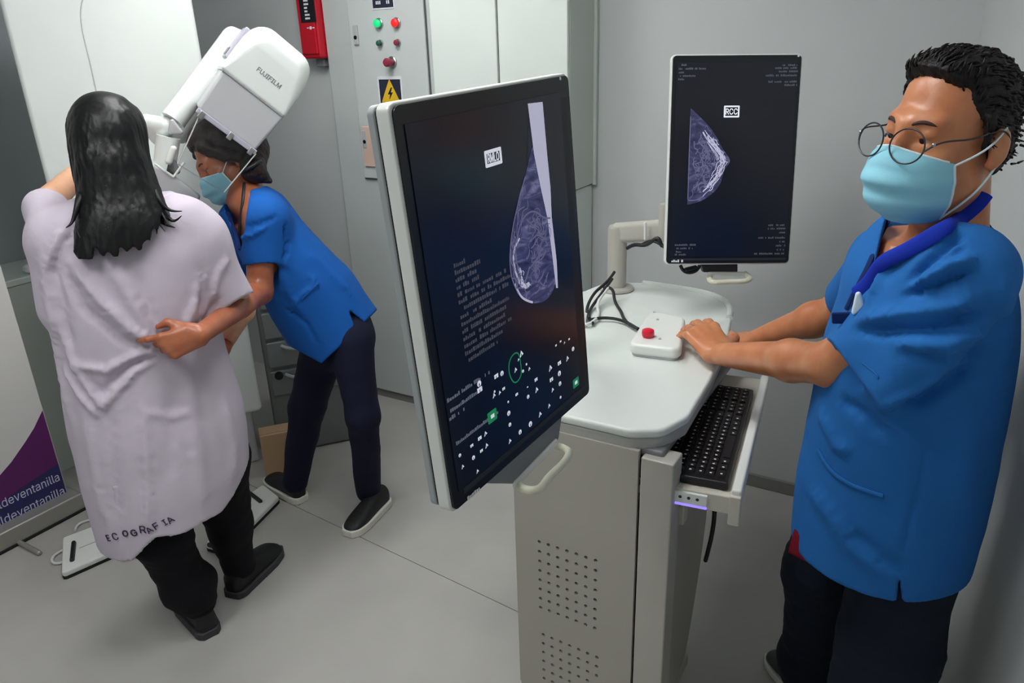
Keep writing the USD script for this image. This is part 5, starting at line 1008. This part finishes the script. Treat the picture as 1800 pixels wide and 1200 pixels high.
f.add(cap(th_.p(.02, -.10, -.02), T_(446, 300, -.02), .042, .036), .03); f.add(cap(T_(446, 300, -.02), T_(474, 318, -.02), .034, .010), .02)
hm = f.mesh(2); V = np.array(hm.vertices); q = (V - th_.c) @ th_.A.T; hm.vertices = V + np.array(hm.vertex_normals) * (.008 * (meshkit.fbm(np.c_[q[:, 0] * 160, q[:, 1] * 40, q[:, 2] * 70], 3, 8) - .5))[:, None]; hh = part(hel, 'hair', hm, M['hair_brown'], smooth=True)
part(hh, 'hair_tie', tube([T_(440, 292, -.03) + .036 * (math.cos(a) * TS + math.sin(a) * tcn) for a in np.linspace(0, 2 * np.pi, 25)[:-1]], .006, 8, closed=True), M['cable_black'])
f = Field((-2.45, 1.25, .55), (-1.30, 2.1, 1.48), .0055); f.add(stack(TO, TA, TS, trow), .02); f.add(cap(T_(440, 362, -.02), TLS, .055, .07), .05); f.add(only([cap(TLS, T_(463, 480, -.14), .074, .060)], [sight((430, 466), (494, 461), (460, 400))]), .045); f.add(cap(T_(430, 372, .04), TRS, .055, .07), .05); f.add(cap(TRS, T_(424, 470, .15), .07, .06), .04)
view_cut(f, (506, 606), (568, 640), (560, 500)); view_cut(f, (560, 644), (660, 548), (560, 500))
f.sub(cap(T_(460, 520, -.15), T_(463, 452, -.135), .052, .047), .004)
f.sub(wedge([(396, 366), (424, 442), (438, 350)], (418, 385), (tc0 + tcn * .02, tcn), (-2.4, 1.2, 1.0), (-1.6, 2.0, 1.46)), .004); f.sub(cap(th_.p(0, -.03, -.10), tnb, .062, .064), .004)
f.sub(wedge([(628, 586), (612, 543), (642, 568)], (628, 575), (tc0 + tcn * .0, tcn), (-1.9, 1.2, .6), (-1.3, 2.0, 1.15)), .003)
sm2 = f.mesh(2); wrinkle(sm2, .003, (8, 8, 6), 5)
folds(sm2, [([(430, 400), (455, 395), (490, 380)], -0.0075, .008), ([(420, 420), (445, 412), (470, 396)], 0.0090, .008), ([(500, 392), (506, 430), (500, 462)], -0.0150, .009), ([(540, 480), (556, 500), (530, 520), (514, 540)], 0.0075, .010), ([(500, 540), (540, 570), (560, 610)], -0.0060, .009), ([(540, 440), (580, 480), (620, 520)], 0.0060, .016), ([(490, 470), (510, 520), (540, 560)], 0.0060, .014)])
st = part(hel, 'scrub_top', sm2, M['scrub_blue_helper'], smooth=True)
part(st, 'pocket_edge', band(sm2, [(512, 548), (536, 520), (560, 498)], .004, .001, .6, 20), M['scrub_blue_helper'])
part(st, 'collar_band', band(trimesh.util.concatenate([tb, sm2]), [(400, 372), (410, 405), (422, 438)], .008, .003, .4, 30), M['collar_navy'])
part(hel, 'lanyard', band(trimesh.util.concatenate([tb, sm2]), [(430, 322), (428, 350), (422, 390), (418, 425)], .005, .003, .6, 30), M['cable_black'])
f = Field((-2.42, 1.45, .02), (-1.35, 2.05, 1.05), .006)

f.add(cap(N0, N1, .078, .058), .05); f.add(cap(N1, N2, .058, .050), .03); f.add(cap(F0, F1, .080, .066), .05); f.add(cap(F1, F2, .066, .050), .03); f.add(cap(T_(612, 575, -.04), T_(580, 600, .0), .085), .05); f.cut((0, 0, .03), (0, 0, -1))
tm_ = f.mesh(2); wrinkle(tm_, .006, (9, 9, 7), 14); part(hel, 'trousers', tm_, M['trousers_navy'], smooth=True)
h_, t_ = atz(680, 882, 0), atz(612, 944, 0); shoe(hel, h_, h_ + unit(t_ - h_) * max(.24, np.linalg.norm(t_ - h_)), M['shoe_black'], M['sole_white'], .95, .03)
h_, t_ = atz(533, 884, 0), atz(470, 842, 0); shoe(hel, h_, h_ + unit(t_ - h_) * .26, M['shoe_black'], M['sole_white'], .95, .03)
